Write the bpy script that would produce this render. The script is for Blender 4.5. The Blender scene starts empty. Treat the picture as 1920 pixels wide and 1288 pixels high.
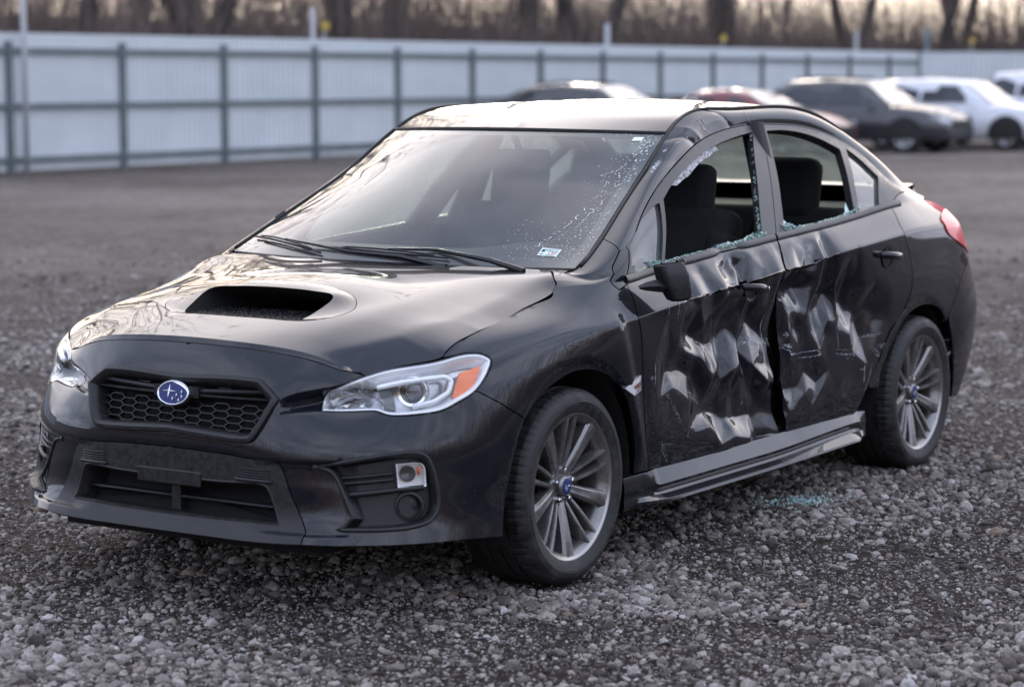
import bpy, bmesh, math, random
import numpy as np
from mathutils import Vector, Matrix, geometry
SC=bpy.context.scene; COL=SC.collection
# ---------------------------------------------------------------- camera
cd=bpy.data.cameras.new('camera'); cam=bpy.data.objects.new('camera',cd); COL.objects.link(cam); SC.camera=cam
cam.matrix_world=Matrix([[-0.546479, -0.094947, 0.832073, 6.175229], [0.837473, -0.061668, 0.542989, 4.66229], [-0.000243, 0.99357, 0.113216, 1.585922], [0.0, 0.0, 0.0, 1.0]])
cd.sensor_width=36; cd.lens=82.5458; cd.clip_start=.1; cd.clip_end=3000
cd.dof.use_dof=True; cd.dof.focus_distance=7.6; cd.dof.aperture_fstop=2.6
# ---------------------------------------------------------------- sky, sun, exposure
W=bpy.data.worlds.new('World'); SC.world=W; W.use_nodes=True
SUN_AZ=math.radians(214); SUN_EL=math.radians(9)
def _world():
    nt=W.node_tree; N=nt.nodes; L=nt.links; N.clear()
    out=N.new('ShaderNodeOutputWorld'); bg=N.new('ShaderNodeBackground'); bg.inputs[1].default_value=.12
    sky=N.new('ShaderNodeTexSky'); sky.sky_type='NISHITA'; sky.sun_disc=False
    sky.sun_elevation=SUN_EL; sky.sun_rotation=math.pi/2-SUN_AZ; sky.air_density=1.2; sky.dust_density=2.5; sky.ozone_density=1.0
    tc=N.new('ShaderNodeTexCoord'); sep=N.new('ShaderNodeSeparateXYZ'); L.new(tc.outputs['Generated'],sep.inputs[0])
    # a high broken overcast: flattened noise over the dome
    ad=N.new('ShaderNodeMath'); ad.operation='ADD'; ad.inputs[1].default_value=.18; L.new(sep.outputs[2],ad.inputs[0])
    dv=N.new('ShaderNodeVectorMath'); dv.operation='DIVIDE'; L.new(tc.outputs['Generated'],dv.inputs[0])
    cb=N.new('ShaderNodeCombineXYZ')
    for i in range(3): L.new(ad.outputs[0],cb.inputs[i])
    L.new(cb.outputs[0],dv.inputs[1])
    nz=N.new('ShaderNodeTexNoise'); nz.inputs['Scale'].default_value=1.6; nz.inputs['Detail'].default_value=5; nz.inputs['Roughness'].default_value=.55
    L.new(dv.outputs[0],nz.inputs['Vector'])
    rp=N.new('ShaderNodeValToRGB'); rp.color_ramp.elements[0].position=.36; rp.color_ramp.elements[1].position=.62
    rp.color_ramp.elements[0].color=(.80,.80,.80,1); rp.color_ramp.elements[1].color=(1,1,1,1); L.new(nz.outputs[0],rp.inputs[0])
    cl=N.new('ShaderNodeValToRGB'); cl.color_ramp.elements[0].color=(4.3,5.0,7.0,1); cl.color_ramp.elements[1].color=(7.4,7.9,9.6,1)
    cl.color_ramp.elements[0].position=.38; cl.color_ramp.elements[1].position=.66; L.new(nz.outputs[0],cl.inputs[0])
    mx=N.new('ShaderNodeMix'); mx.data_type='RGBA'; L.new(rp.outputs[0],mx.inputs['Factor']); L.new(sky.outputs[0],mx.inputs['A']); L.new(cl.outputs[0],mx.inputs['B'])
    # the low sun brightens and warms the cloud around it
    dt=N.new('ShaderNodeVectorMath'); dt.operation='DOT_PRODUCT'; L.new(tc.outputs['Generated'],dt.inputs[0])
    dt.inputs[1].default_value=(math.cos(SUN_AZ)*math.cos(SUN_EL),math.sin(SUN_AZ)*math.cos(SUN_EL),math.sin(SUN_EL))
    gl=N.new('ShaderNodeMapRange'); gl.interpolation_type='SMOOTHERSTEP'; gl.inputs[1].default_value=.72; gl.inputs[2].default_value=1.02; L.new(dt.outputs['Value'],gl.inputs[0])
    hz=N.new('ShaderNodeMapRange'); hz.interpolation_type='SMOOTHSTEP'; hz.inputs[1].default_value=.06; hz.inputs[2].default_value=.50; hz.inputs[3].default_value=1; hz.inputs[4].default_value=0; L.new(sep.outputs[2],hz.inputs[0])
    gm=N.new('ShaderNodeMath'); gm.operation='MULTIPLY'; L.new(gl.outputs[0],gm.inputs[0]); L.new(hz.outputs[0],gm.inputs[1]); gl=gm
    g2=N.new('ShaderNodeMapRange'); g2.interpolation_type='SMOOTHSTEP'; g2.inputs[1].default_value=.42; g2.inputs[2].default_value=.97; L.new(dt.outputs['Value'],g2.inputs[0])
    nv=N.new('ShaderNodeMath'); nv.operation='MULTIPLY'; L.new(g2.outputs[0],nv.inputs[0]); L.new(rp.outputs[0],nv.inputs[1])
    w2=N.new('ShaderNodeMix'); w2.data_type='RGBA'; L.new(nv.outputs[0],w2.inputs['Factor']); L.new(mx.outputs['Result'],w2.inputs['A']); w2.inputs['B'].default_value=(13.0,12.0,12.0,1); mx=w2
    wm=N.new('ShaderNodeMix'); wm.data_type='RGBA'; L.new(gl.outputs[0],wm.inputs['Factor']); L.new(mx.outputs['Result'],wm.inputs['A']); wm.inputs['B'].default_value=(18,15,12,1)
    L.new(wm.outputs['Result'],bg.inputs[0]); L.new(bg.outputs[0],out.inputs[0])
_world()
sl=bpy.data.lights.new('sun','SUN'); sl.energy=.8; sl.angle=math.radians(14); sl.color=(1,.88,.74)
sun=bpy.data.objects.new('sun',sl); COL.objects.link(sun)
sun.rotation_euler=Vector((math.cos(SUN_AZ)*math.cos(SUN_EL),math.sin(SUN_AZ)*math.cos(SUN_EL),math.sin(SUN_EL))).to_track_quat('Z','Y').to_euler()
sun.location=(-30,-20,20)
VS=SC.view_settings; VS.view_transform='Standard'; VS.look='None'; VS.gamma=1; VS.use_curve_mapping=False; VS.exposure=1.08
SC.cycles.max_bounces=10; SC.cycles.transparent_max_bounces=12; SC.cycles.caustics_reflective=False; SC.cycles.caustics_refractive=False
SC.cycles.sample_clamp_indirect=6
RND=random.Random(7); NR=np.random.default_rng(7)
# ---------------------------------------------------------------- helpers
def M(name,col,rough=.5,metal=0,spec=.5,coat=0,coat_r=.03,trans=0,ior=1.45,emit=None):
    m=bpy.data.materials.new(name); m.use_nodes=True; b=m.node_tree.nodes['Principled BSDF']
    b.inputs['Base Color'].default_value=(*col,1); b.inputs['Roughness'].default_value=rough; b.inputs['Metallic'].default_value=metal
    b.inputs['Specular IOR Level'].default_value=spec; b.inputs['Coat Weight'].default_value=coat; b.inputs['Coat Roughness'].default_value=coat_r
    b.inputs['Transmission Weight'].default_value=trans; b.inputs['IOR'].default_value=ior
    return m
def nodes(m): return m.node_tree.nodes,m.node_tree.links,m.node_tree.nodes['Principled BSDF']
def speckle(m,scale,c0,c1,p0,p1,detail=6,rough0=None,rough1=None,bump=0,bscale=None,coord='Object'):
    """colour between c0 and c1 by noise; optional roughness and bump"""
    N,L,b=nodes(m); tc=N.new('ShaderNodeTexCoord'); nz=N.new('ShaderNodeTexNoise'); nz.inputs['Scale'].default_value=scale; nz.inputs['Detail'].default_value=detail
    L.new(tc.outputs[coord],nz.inputs['Vector']); r=N.new('ShaderNodeValToRGB'); r.color_ramp.elements[0].position=p0; r.color_ramp.elements[1].position=p1
    r.color_ramp.elements[0].color=(*c0,1); r.color_ramp.elements[1].color=(*c1,1); L.new(nz.outputs[0],r.inputs[0]); L.new(r.outputs[0],b.inputs['Base Color'])
    if rough0 is not None:
        q=N.new('ShaderNodeMapRange'); q.inputs[1].default_value=p0; q.inputs[2].default_value=p1; q.inputs[3].default_value=rough0; q.inputs[4].default_value=rough1
        L.new(nz.outputs[0],q.inputs[0]); L.new(q.outputs[0],b.inputs['Roughness'])
    if bump:
        n2=N.new('ShaderNodeTexNoise'); n2.inputs['Scale'].default_value=bscale or scale*4; n2.inputs['Detail'].default_value=8; L.new(tc.outputs[coord],n2.inputs['Vector'])
        bp=N.new('ShaderNodeBump'); bp.inputs['Strength'].default_value=bump; bp.inputs['Distance'].default_value=.01; L.new(n2.outputs[0],bp.inputs['Height']); L.new(bp.outputs[0],b.inputs['Normal'])
    return m
def mesh_obj(name,V,F,mat,parent=None,smooth=True,loc=None,normals=None,sharp=None):
    me=bpy.data.meshes.new(name); me.from_pydata([tuple(map(float,v)) for v in V],[],[tuple(int(i) for i in f) for f in F])
    if mat is not None:
        for mm in (mat if isinstance(mat,(list,tuple)) else [mat]): me.materials.append(mm)
    if smooth: me.shade_smooth()
    if sharp is not None and smooth:
        try: me.set_sharp_from_angle(angle=math.radians(sharp))
        except Exception: pass
    if normals is not None: me.normals_split_custom_set(normals)
    o=bpy.data.objects.new(name,me); COL.objects.link(o)
    if parent is not None: o.parent=parent
    if loc is not None: o.location=loc
    return o
class MB:
    """collects simple shapes into one mesh"""
    def __init__(s): s.V=[];s.F=[]
    def add(s,V,F):
        n=len(s.V); s.V+=[tuple(v) for v in V]; s.F+=[tuple(i+n for i in f) for f in F]; return s
    def box(s,c,d,R=None,taper=1):
        P=[]
        for z in (-1,1):
            k=taper if z>0 else 1
            for x,y in ((-1,-1),(1,-1),(1,1),(-1,1)): P.append(Vector((x*d[0]/2*k,y*d[1]/2*k,z*d[2]/2)))
        if R is not None: P=[R@p for p in P]
        P=[p+Vector(c) for p in P]
        return s.add(P,[(3,2,1,0),(4,5,6,7),(0,1,5,4),(1,2,6,5),(2,3,7,6),(3,0,4,7)])
    def tube(s,pts,r,n=8,cap=True):
        pts=[Vector(p) for p in pts]; m=len(pts); R=r if isinstance(r,(list,tuple)) else [r]*m; V=[];F=[]
        up=None
        for i,p in enumerate(pts):
            t=(pts[min(i+1,m-1)]-pts[max(i-1,0)]).normalized()
            if up is None: up=Vector((0,0,1)) if abs(t.z)<.9 else Vector((1,0,0))
            a=t.cross(up).normalized(); up=a.cross(t).normalized(); 
            for k in range(n): w=2*math.pi*k/n; V.append(p+R[i]*(math.cos(w)*a+math.sin(w)*up))
        for i in range(m-1):
            for k in range(n): F.append((i*n+k,i*n+(k+1)%n,(i+1)*n+(k+1)%n,(i+1)*n+k))
        if cap: F.append(tuple(range(n))[::-1]); F.append(tuple((m-1)*n+k for k in range(n)))
        return s.add(V,F)
    def lathe(s,prof,n,mat=None,close=True):
        """profile (r,h) revolved round local +Y axis -> (r cos, h, r sin)"""
        V=[];F=[];m=len(prof)
        for k in range(n):
            w=2*math.pi*k/n
            for r,h in prof: V.append((r*math.cos(w),h,r*math.sin(w)))
        for k in range(n):
            for i in range(m-1): a=k*m+i;b=((k+1)%n)*m+i; F.append((a,a+1,b+1,b))
        if mat is not None: V=[mat@Vector(v) for v in V]
        return s.add(V,F)
    def strip(s,A,B):
        n=len(A); return s.add(list(A)+list(B),[(i,i+1,n+i+1,n+i) for i in range(n-1)])
    def grid(s,P):
        P=np.asarray(P); a,b=P.shape[:2]; return s.add(P.reshape(-1,3),[(i*b+j,(i+1)*b+j,(i+1)*b+j+1,i*b+j+1) for i in range(a-1) for j in range(b-1)])
    def out(s,name,mat,parent=None,smooth=False,sharp=None,loc=None):
        return mesh_obj(name,s.V,s.F,mat,parent,smooth,sharp=sharp,loc=loc)
def empty(name,loc=(0,0,0),rz=0,label=None,cat=None,group=None,kind=None):
    o=bpy.data.objects.new(name,None); COL.objects.link(o); o.location=loc; o.rotation_euler[2]=rz; o.empty_display_size=.2
    return tag(o,label,cat,group,kind)
def tag(o,label=None,cat=None,group=None,kind=None):
    for k,v in (('label',label),('category',cat),('group',group),('kind',kind)):
        if v: o[k]=v
    return o
def _cols():
    D={}
    D[0]=[(.945,0,.232),(.915,0,.295),(.91,0,.41),(.905,0,.52),(.885,0,.61),(.86,0,.69),(.838,0,.745),(.815,0,.788)]
    D[1]=[(.942,.255,.232),(.912,.25,.295),(.907,.25,.41),(.90,.25,.52),(.88,.25,.605),(.853,.25,.685),(.828,.25,.738),(.803,.25,.781)]
    D[2]=[(.928,.475,.235),(.896,.455,.295),(.886,.44,.41),(.876,.425,.52),(.852,.42,.595),(.825,.42,.655),(.80,.43,.705),(.768,.44,.757)]
    D[3]=[(.846,.636,.238),(.828,.63,.295),(.815,.61,.41),(.808,.59,.52),(.784,.57,.59),(.756,.56,.637),(.755,.56,.675),(.722,.56,.724)]
    D[4]=[(.727,.768,.238),(.716,.76,.295),(.705,.745,.41),(.702,.73,.52),(.692,.705,.60),(.678,.688,.655),(.68,.675,.70),(.64,.65,.742)]
    D[5]=[(.574,.846,.235),(.567,.838,.295),(.56,.83,.41),(.56,.82,.52),(.565,.80,.61),(.57,.785,.67),(.565,.77,.72),(.543,.741,.761)]
    D[6]=[(.41,.872,.222),(.41,.865,.30),(.41,.862,.41),(.41,.858,.52),(.42,.845,.62),(.42,.83,.69),(.42,.805,.755),(.41,.74,.812)]
    def side(x,ys,zs,top): return [(x,y,z) for y,z in zip(ys,zs)]+[top]
    D[7]=side(.24,(.868,.873,.873,.872,.866,.855,.83),(.21,.30,.41,.52,.63,.71,.785),(.24,.74,.847))
    D[8]=side(.06,(.865,.873,.875,.876,.875,.869,.85),(.20,.30,.41,.52,.64,.725,.80),(.06,.742,.878))
    D[9]=side(-.12,(.86,.87,.874,.877,.879,.877,.868),(.20,.30,.40,.52,.64,.735,.80),(-.09,.748,.922))
    D[10]=side(-.30,(.85,.865,.872,.877,.88,.883,.882),(.20,.30,.40,.52,.64,.735,.807),(-.30,.81,.925))
    dy=(.84,.86,.873,.876,.88,.884,.886)
    def door(x,z6,ztop,ytop=.80): return side(x,dy,(.20,.29,.39,.52,.64,.64+(z6-.64)*.58,z6),(x,ytop,ztop))
    D[11]=door(-.50,.823,.93,.805);D[12]=door(-.80,.848,.955);D[13]=door(-1.15,.873,.977);D[14]=door(-1.5,.896,.998)
    D[15]=door(-1.9,.928,1.02);D[16]=door(-2.25,.952,1.046)
    D[17]=side(-2.5,(.845,.865,.878,.885,.888,.888,.884),(.20,.29,.39,.52,.66,.82,.967),(-2.5,.80,1.068))
    D[18]=side(-2.72,(.85,.868,.88,.886,.888,.887,.88),(.21,.30,.40,.53,.67,.83,.973),(-2.72,.79,1.075))
    D[19]=side(-2.95,(.85,.868,.879,.885,.886,.883,.868),(.22,.31,.41,.53,.67,.83,.975),(-2.93,.765,1.07))
    D[20]=side(-3.13,(.84,.862,.878,.888,.889,.872,.835),(.24,.32,.42,.53,.66,.82,.965),(-3.1,.73,1.06))
    D[21]=[(-3.22,.81,.25),(-3.25,.825,.32),(-3.29,.84,.42),(-3.31,.85,.53),(-3.315,.848,.65),(-3.30,.818,.79),(-3.26,.75,.94),(-3.2,.67,1.05)]
    D[22]=[(-3.38,.62,.25),(-3.42,.63,.33),(-3.46,.64,.42),(-3.48,.65,.53),(-3.48,.65,.64),(-3.46,.63,.76),(-3.41,.6,.93),(-3.32,.52,1.06)]
    D[23]=[(-3.48,.3,.25),(-3.52,.3,.33),(-3.55,.3,.42),(-3.57,.3,.53),(-3.57,.3,.64),(-3.54,.3,.76),(-3.48,.3,.93),(-3.40,.25,1.07)]
    D[24]=[(-3.50,0,.25),(-3.54,0,.33),(-3.57,0,.42),(-3.60,0,.53),(-3.60,0,.64),(-3.56,0,.76),(-3.50,0,.93),(-3.42,0,1.07)]
    up={ # r9 (door frame), r10 rail mid, r11 gutter
    10:((-.33,.80,.945),(-.29,.775,.965),(-.259,.72,.972)),
    11:((-.62,.732,1.095),(-.62,.712,1.122),(-.597,.665,1.129)),
    12:((-1.0,.651,1.27),(-.96,.645,1.29),(-.883,.617,1.277)),
    13:((-1.316,.605,1.364),(-1.28,.601,1.408),(-1.2,.577,1.440)),
    14:((-1.62,.589,1.40),(-1.60,.586,1.440),(-1.55,.562,1.464)),
    15:((-1.95,.589,1.399),(-1.95,.586,1.442),(-1.95,.56,1.468)),
    16:((-2.28,.607,1.362),(-2.3,.602,1.402),(-2.31,.575,1.425)),
    17:((-2.55,.652,1.268),(-2.58,.637,1.302),(-2.60,.598,1.325)),
    18:((-2.70,.715,1.155),(-2.75,.69,1.195),(-2.80,.632,1.225)),
    19:((-2.91,.74,1.09),(-2.95,.70,1.11),(-2.98,.645,1.12)),
    20:((-3.1,.715,1.068),(-3.11,.69,1.075),(-3.12,.66,1.08)),
    21:((-3.21,.65,1.057),(-3.22,.63,1.063),(-3.23,.60,1.07)),
    22:((-3.325,.5,1.067),(-3.33,.48,1.073),(-3.34,.46,1.078)),
    23:((-3.405,.24,1.077),(-3.41,.23,1.082),(-3.42,.22,1.087)),
    24:((-3.425,0,1.077),(-3.43,0,1.082),(-3.44,0,1.087))}
    G=np.zeros((25,12,3))
    for c in range(25):
        G[c,:8]=D[c]
    for c,(a,b,d) in up.items():
        a=np.array(a);G[c,9]=a;G[c,10]=b;G[c,11]=d
        m=(G[c,7]+a)/2
        if c<=18: m=m+np.array([0,.012 if c>10 else .002,.0])
        G[c,8]=m
    for r,q in zip(range(8,12),((-.115,.73,.942),(-.14,.71,.955),(-.165,.685,.963),(-.187,.655,.966))): G[9,r]=q
    for c in range(8,-1,-1):
        for r in range(8,12): G[c,r]=G[9,r]+(9-c)*(G[9,r]-G[10,r])*.8
    return G
class Spl:
    """C2 spline along columns, Hermite across rows with per-node crease weights"""
    def __init__(s,G,crease):
        s.G=G;n,R,_=G.shape;s.n=n;s.R=R
        d=np.linalg.norm(np.diff(G[:,:8],axis=0),axis=2).mean(1);s.k=np.concatenate([[0],np.cumsum(d)])
        h=np.diff(s.k);A=np.zeros((n,n));A[0,0]=A[-1,-1]=1
        # symmetric ends (zero slope in x, natural elsewhere): natural is fine except at u=0: mirror
        for i in range(1,n-1):A[i,i-1]=h[i-1];A[i,i]=2*(h[i-1]+h[i]);A[i,i+1]=h[i]
        B=np.zeros((n,R,3))
        for i in range(1,n-1):B[i]=6*((G[i+1]-G[i])/h[i]-(G[i]-G[i-1])/h[i-1])
        # at u=0 clamp so x,z have zero slope
        A0=A.copy();A0[0,0]=2*h[0];A0[0,1]=h[0];B0=B.copy();B0[0]=6*((G[1]-G[0])/h[0]);
        A0[-1,-1]=2*h[-1];A0[-1,-2]=h[-1];B0[-1]=-6*((G[-1]-G[-2])/h[-1])
        m=np.linalg.solve(A,B.reshape(n,-1)).reshape(B.shape)
        m0=np.linalg.solve(A0,B0.reshape(n,-1)).reshape(B.shape)
        s.m=m;s.m[...,0]=m0[...,0];s.m[...,2]=m0[...,2];s.h=h
        s.cr=crease # (n,R)
    def rows(s,u):
        """u in metre-ish knots -> (N,R,3)"""
        i=np.clip(np.searchsorted(s.k,u)-1,0,s.n-2);h=s.h[i];a=(s.k[i+1]-u)/h;b=1-a
        f=lambda w:w[:,None,None]
        P=f(a)*s.G[i]+f(b)*s.G[i+1]+f((a**3-a)*h*h/6)*s.m[i]+f((b**3-b)*h*h/6)*s.m[i+1]
        c=a[:,None]*s.cr[i]+b[:,None]*s.cr[i+1]
        return P,c
    def __call__(s,u,v):
        u=np.atleast_1d(np.asarray(u,float));v=np.atleast_1d(np.asarray(v,float))
        P,c=s.rows(u);R=s.R
        D=np.diff(P,axis=1);L=np.linalg.norm(D,axis=2)+1e-9
        j=np.clip(v.astype(int),0,R-2);t=(v-j)[:,None];I=np.arange(len(u))
        def cen(r):
            r0=np.clip(r-1,0,R-2);r1=np.clip(r,0,R-2)
            d0=D[I,r0];d1=D[I,r1];l0=L[I,r0][:,None];l1=L[I,r1][:,None]
            e=((r==0)|(r==R-1))[:,None]
            q=(d0/l0*l1+d1/l1*l0)/(l0+l1) # unit-speed tangent
            q=np.where(e,np.where((r==0)[:,None],d1/l1,d0/l0),q)
            return q
        l=L[I,j][:,None];ch=D[I,j]
        T0=cen(j)*l;T1=cen(j+1)*l
        c0=c[I,j][:,None];c1=c[I,j+1][:,None]
        # one-sided tangents where creased (parabolic end)
        T0n=(1-c0)*T0+c0*(ch*1.5-T1*.5);T1n=(1-c1)*T1+c1*(ch*1.5-T0*.5)
        t2=t*t;t3=t2*t
        return (2*t3-3*t2+1)*P[I,j]+(t3-2*t2+t)*T0n+(-2*t3+3*t2)*P[I,j+1]+(t3-t2)*T1n
def make():
    G=_cols();cr=np.zeros((25,12))
    cr[8:,6]=[.1,.5]+[.85]*8+[.8,.6,.4,.3,.2,.1,0]   # character line
    cr[:10,7]=1;cr[10:18,7]=.9;cr[18:,7]=.15
    cr[10:,9]=[1]*8+[.5]+[0]*6
    cr[:10,8:]=1
    return Spl(G,cr)
def sstep(a,b,x):
    t=np.clip((x-a)/(b-a),0,1);return t*t*(3-2*t)
class Body:
    def __init__(s):
        s.b=make();s.k=s.b.k;s.dent=None
    def base(s,u,v):
        P=s.b(u,v).copy()
        # wheel arch lips: small outward flare and a chamfer near the opening
        for xc,zc,r0 in ((0.0,.335,.385),(-2.62,.33,.375)):
            r=np.hypot(P[:,0]-xc,(P[:,2]-zc)*1.0)
            m=(P[:,1]>.6)
            P[:,1]+=m*(.008*sstep(.66,.40,r)-.45*np.clip(r0-r,0,.03))
        # fold down the rear of the front fender
        x,z=P[:,0],P[:,2]; xr=-.235-.16*np.clip((.80-z)/.45,0,1)
        P[:,1]+=(P[:,1]>.6)*sstep(.86,.78,z)*sstep(.25,.4,z)*(.006*np.exp(-np.clip(x-xr,0,9)**2/.012)*(x>=xr)+(x<xr)*(.006-.008*sstep(0,.06,xr-x))*sstep(.15,.07,xr-x))
        i=np.nonzero((u<.80)&(v<7))[0]
        if len(i):
            a,b=u[i],v[i]; e=3e-3
            n=np.cross(s.b(a+e,b)-s.b(a-e,b),s.b(a,b+.02)-s.b(a,np.maximum(b-.02,0))); n/=np.linalg.norm(n,axis=1)[:,None]+1e-12
            n*=np.sign(n[:,0:1]+1e-9)
            d=np.zeros(len(i))
            # scooped flank between grille and lamp
            vt=4.68+(a-.383)*8.25; vb=3.95+(a-.36)*3.35; p=(b-vb)/np.maximum(vt-vb,.15)
            sh=np.interp(p,[-.12,0,.10,.25,.45,.72,.92,1.0,1.08,1.2],[0,.04,.30,.80,1,.72,.22,.06,0,0])
            d+=.034*sh*sstep(.375,.44,a)*sstep(.70,.60,a)
            # step under the upper bumper, beside the lower grille
            d+=.014*sstep(2.62,2.42,b)*sstep(.02,.30,b-.35)*sstep(.62,.575,a)*sstep(.30,.40,a)
            P[i]-=n*d[:,None]
        return P
    def __call__(s,u,v):
        u=np.atleast_1d(np.asarray(u,float));v=np.atleast_1d(np.asarray(v,float))
        P=s.base(u,v)
        return P
    def normal(s,u,v,e=2e-3,f=None):
        f=f or s
        u=np.atleast_1d(np.asarray(u,float));v=np.atleast_1d(np.asarray(v,float))
        du=f(u+e,v)-f(u-e,v);ev=e*4
        dv=f(u,np.minimum(v+ev,11))-f(u,np.maximum(v-ev,0))
        n=np.cross(du,dv);n/=np.linalg.norm(n,axis=1)[:,None]+1e-12
        return n
# ---------------------------------------------------------------- car body surface
BODY=Body(); KN=BODY.k
def UC(c): return float(np.interp(c,range(25),KN))
def inpoly(px,py,poly):
    r=np.zeros(len(px),bool); n=len(poly)
    for i in range(n):
        x0,y0=poly[i];x1,y1=poly[(i+1)%n]
        if y0==y1: continue
        c=((y0>py)!=(y1>py))&(px<(x1-x0)*(py-y0)/(y1-y0)+x0); r^=c
    return r
def crspan(P,step,f,sc):
    """Catmull-Rom through P (uv), sampled at about step metres"""
    P=np.array(P,float); out=[]
    n=len(P)
    for i in range(n-1):
        p0=P[i-1] if i else 2*P[0]-P[1]; p1=P[i]; p2=P[i+1]; p3=P[i+2] if i+2<n else 2*P[-1]-P[-2]
        q=np.array([p0,p1,p2,p3])*[1,sc]
        d=[max(np.sqrt(np.linalg.norm(q[j+1]-q[j])),1e-4) for j in range(3)]
        A=f(P[i:i+2,0],P[i:i+2,1]); L=np.linalg.norm(A[1]-A[0]); m=max(1,int(round(L/step)))
        t0=0;t1=d[0];t2=t1+d[1];t3=t2+d[2]
        for k in range(m):
            t=t1+(t2-t1)*k/m
            a1=(t1-t)/(t1-t0)*p0+(t-t0)/(t1-t0)*p1;a2=(t2-t)/(t2-t1)*p1+(t-t1)/(t2-t1)*p2;a3=(t3-t)/(t3-t2)*p2+(t-t2)/(t3-t2)*p3
            b1=(t2-t)/(t2-t0)*a1+(t-t0)/(t2-t0)*a2;b2=(t3-t)/(t3-t1)*a2+(t-t1)/(t3-t1)*a3
            out.append((t2-t)/(t2-t1)*b1+(t-t1)/(t2-t1)*b2)
    return out
def dens(poly,step,f,sc):
    n=len(poly); cs=[i for i,p in enumerate(poly) if p[2]]
    P=[(p[0],p[1]) for p in poly]
    if not cs: cs=[0]
    out=[]
    for a,b in zip(cs,cs[1:]+[cs[0]+n]): out+=crspan([P[i%n] for i in range(a,b+1)],step,f,sc)
    return np.array(out)
def simple(P):
    """drop near-duplicate points"""
    k=[0]
    for i in range(1,len(P)):
        if np.linalg.norm(P[i]-P[k[-1]])>1e-5: k.append(i)
    return P[k]
def cdt_panel(outer,holes,du,dv,sc,extra=None):
    """constrained triangulation of uv polygon; returns uv, tris, list of boundary loops (index lists)"""
    loops=[outer]+holes; pts=[];edges=[];idx=[];n=0
    for lp in loops:
        m=len(lp); idx.append(list(range(n,n+m))); edges+=[(n+i,n+(i+1)%m) for i in range(m)]; pts+=[(p[0],p[1]*sc) for p in lp]; n+=m
    A=np.array(pts)
    u0,v0=A.min(0);u1,v1=A.max(0)
    gu=np.arange(math.floor(u0/du)*du,u1,du);gv=np.arange(math.floor(v0/(dv*sc))*dv*sc,v1,dv*sc)
    X,Y=np.meshgrid(gu,gv,indexing='ij');X=X.ravel();Y=Y.ravel()
    if extra is not None: X=np.concatenate([X,extra[:,0]]);Y=np.concatenate([Y,extra[:,1]*sc])
    m=inpoly(X,Y,[tuple(p) for p in A[idx[0]]])
    for h in idx[1:]: m&=~inpoly(X,Y,[tuple(p) for p in A[h]])
    X=X[m];Y=Y[m]
    # keep clear of the boundary
    seg0=np.concatenate([A[l] for l in idx]);seg1=np.concatenate([np.roll(A[l],-1,0) for l in idx])
    keep=np.ones(len(X),bool); lim=.45*min(du,dv*sc)
    for c in range(0,len(X),4000):
        q=np.stack([X[c:c+4000],Y[c:c+4000]],1)[:,None]; d=seg1-seg0; t=np.clip(((q-seg0)*d).sum(2)/((d*d).sum(1)+1e-12),0,1)
        keep[c:c+4000]=np.sqrt(((q-seg0-t[...,None]*d)**2).sum(2)).min(1)>lim
    P=np.concatenate([A,np.stack([X[keep],Y[keep]],1)])
    vo,eo,fo,ov,_,_=geometry.delaunay_2d_cdt([Vector(p) for p in P],edges,[],0,1e-7)
    V=np.array([(v[0],v[1]) for v in vo]); F=np.array([f for f in fo if len(f)==3])
    c=V[F].mean(1); m=inpoly(c[:,0],c[:,1],[tuple(p) for p in A[idx[0]]])
    for h in idx[1:]: m&=~inpoly(c[:,0],c[:,1],[tuple(p) for p in A[h]])
    F=F[m]
    mp={}
    for i,o in enumerate(ov):
        for q in o: mp.setdefault(q,i)
    a=V[F]; ar=(a[:,1,0]-a[:,0,0])*(a[:,2,1]-a[:,0,1])-(a[:,1,1]-a[:,0,1])*(a[:,2,0]-a[:,0,0])
    F=np.where((ar<0)[:,None],F[:,::-1],F)
    loops=[[mp.get(i,i) for i in l] for l in idx]
    V=V/[1,sc]
    return V,F,loops
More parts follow.
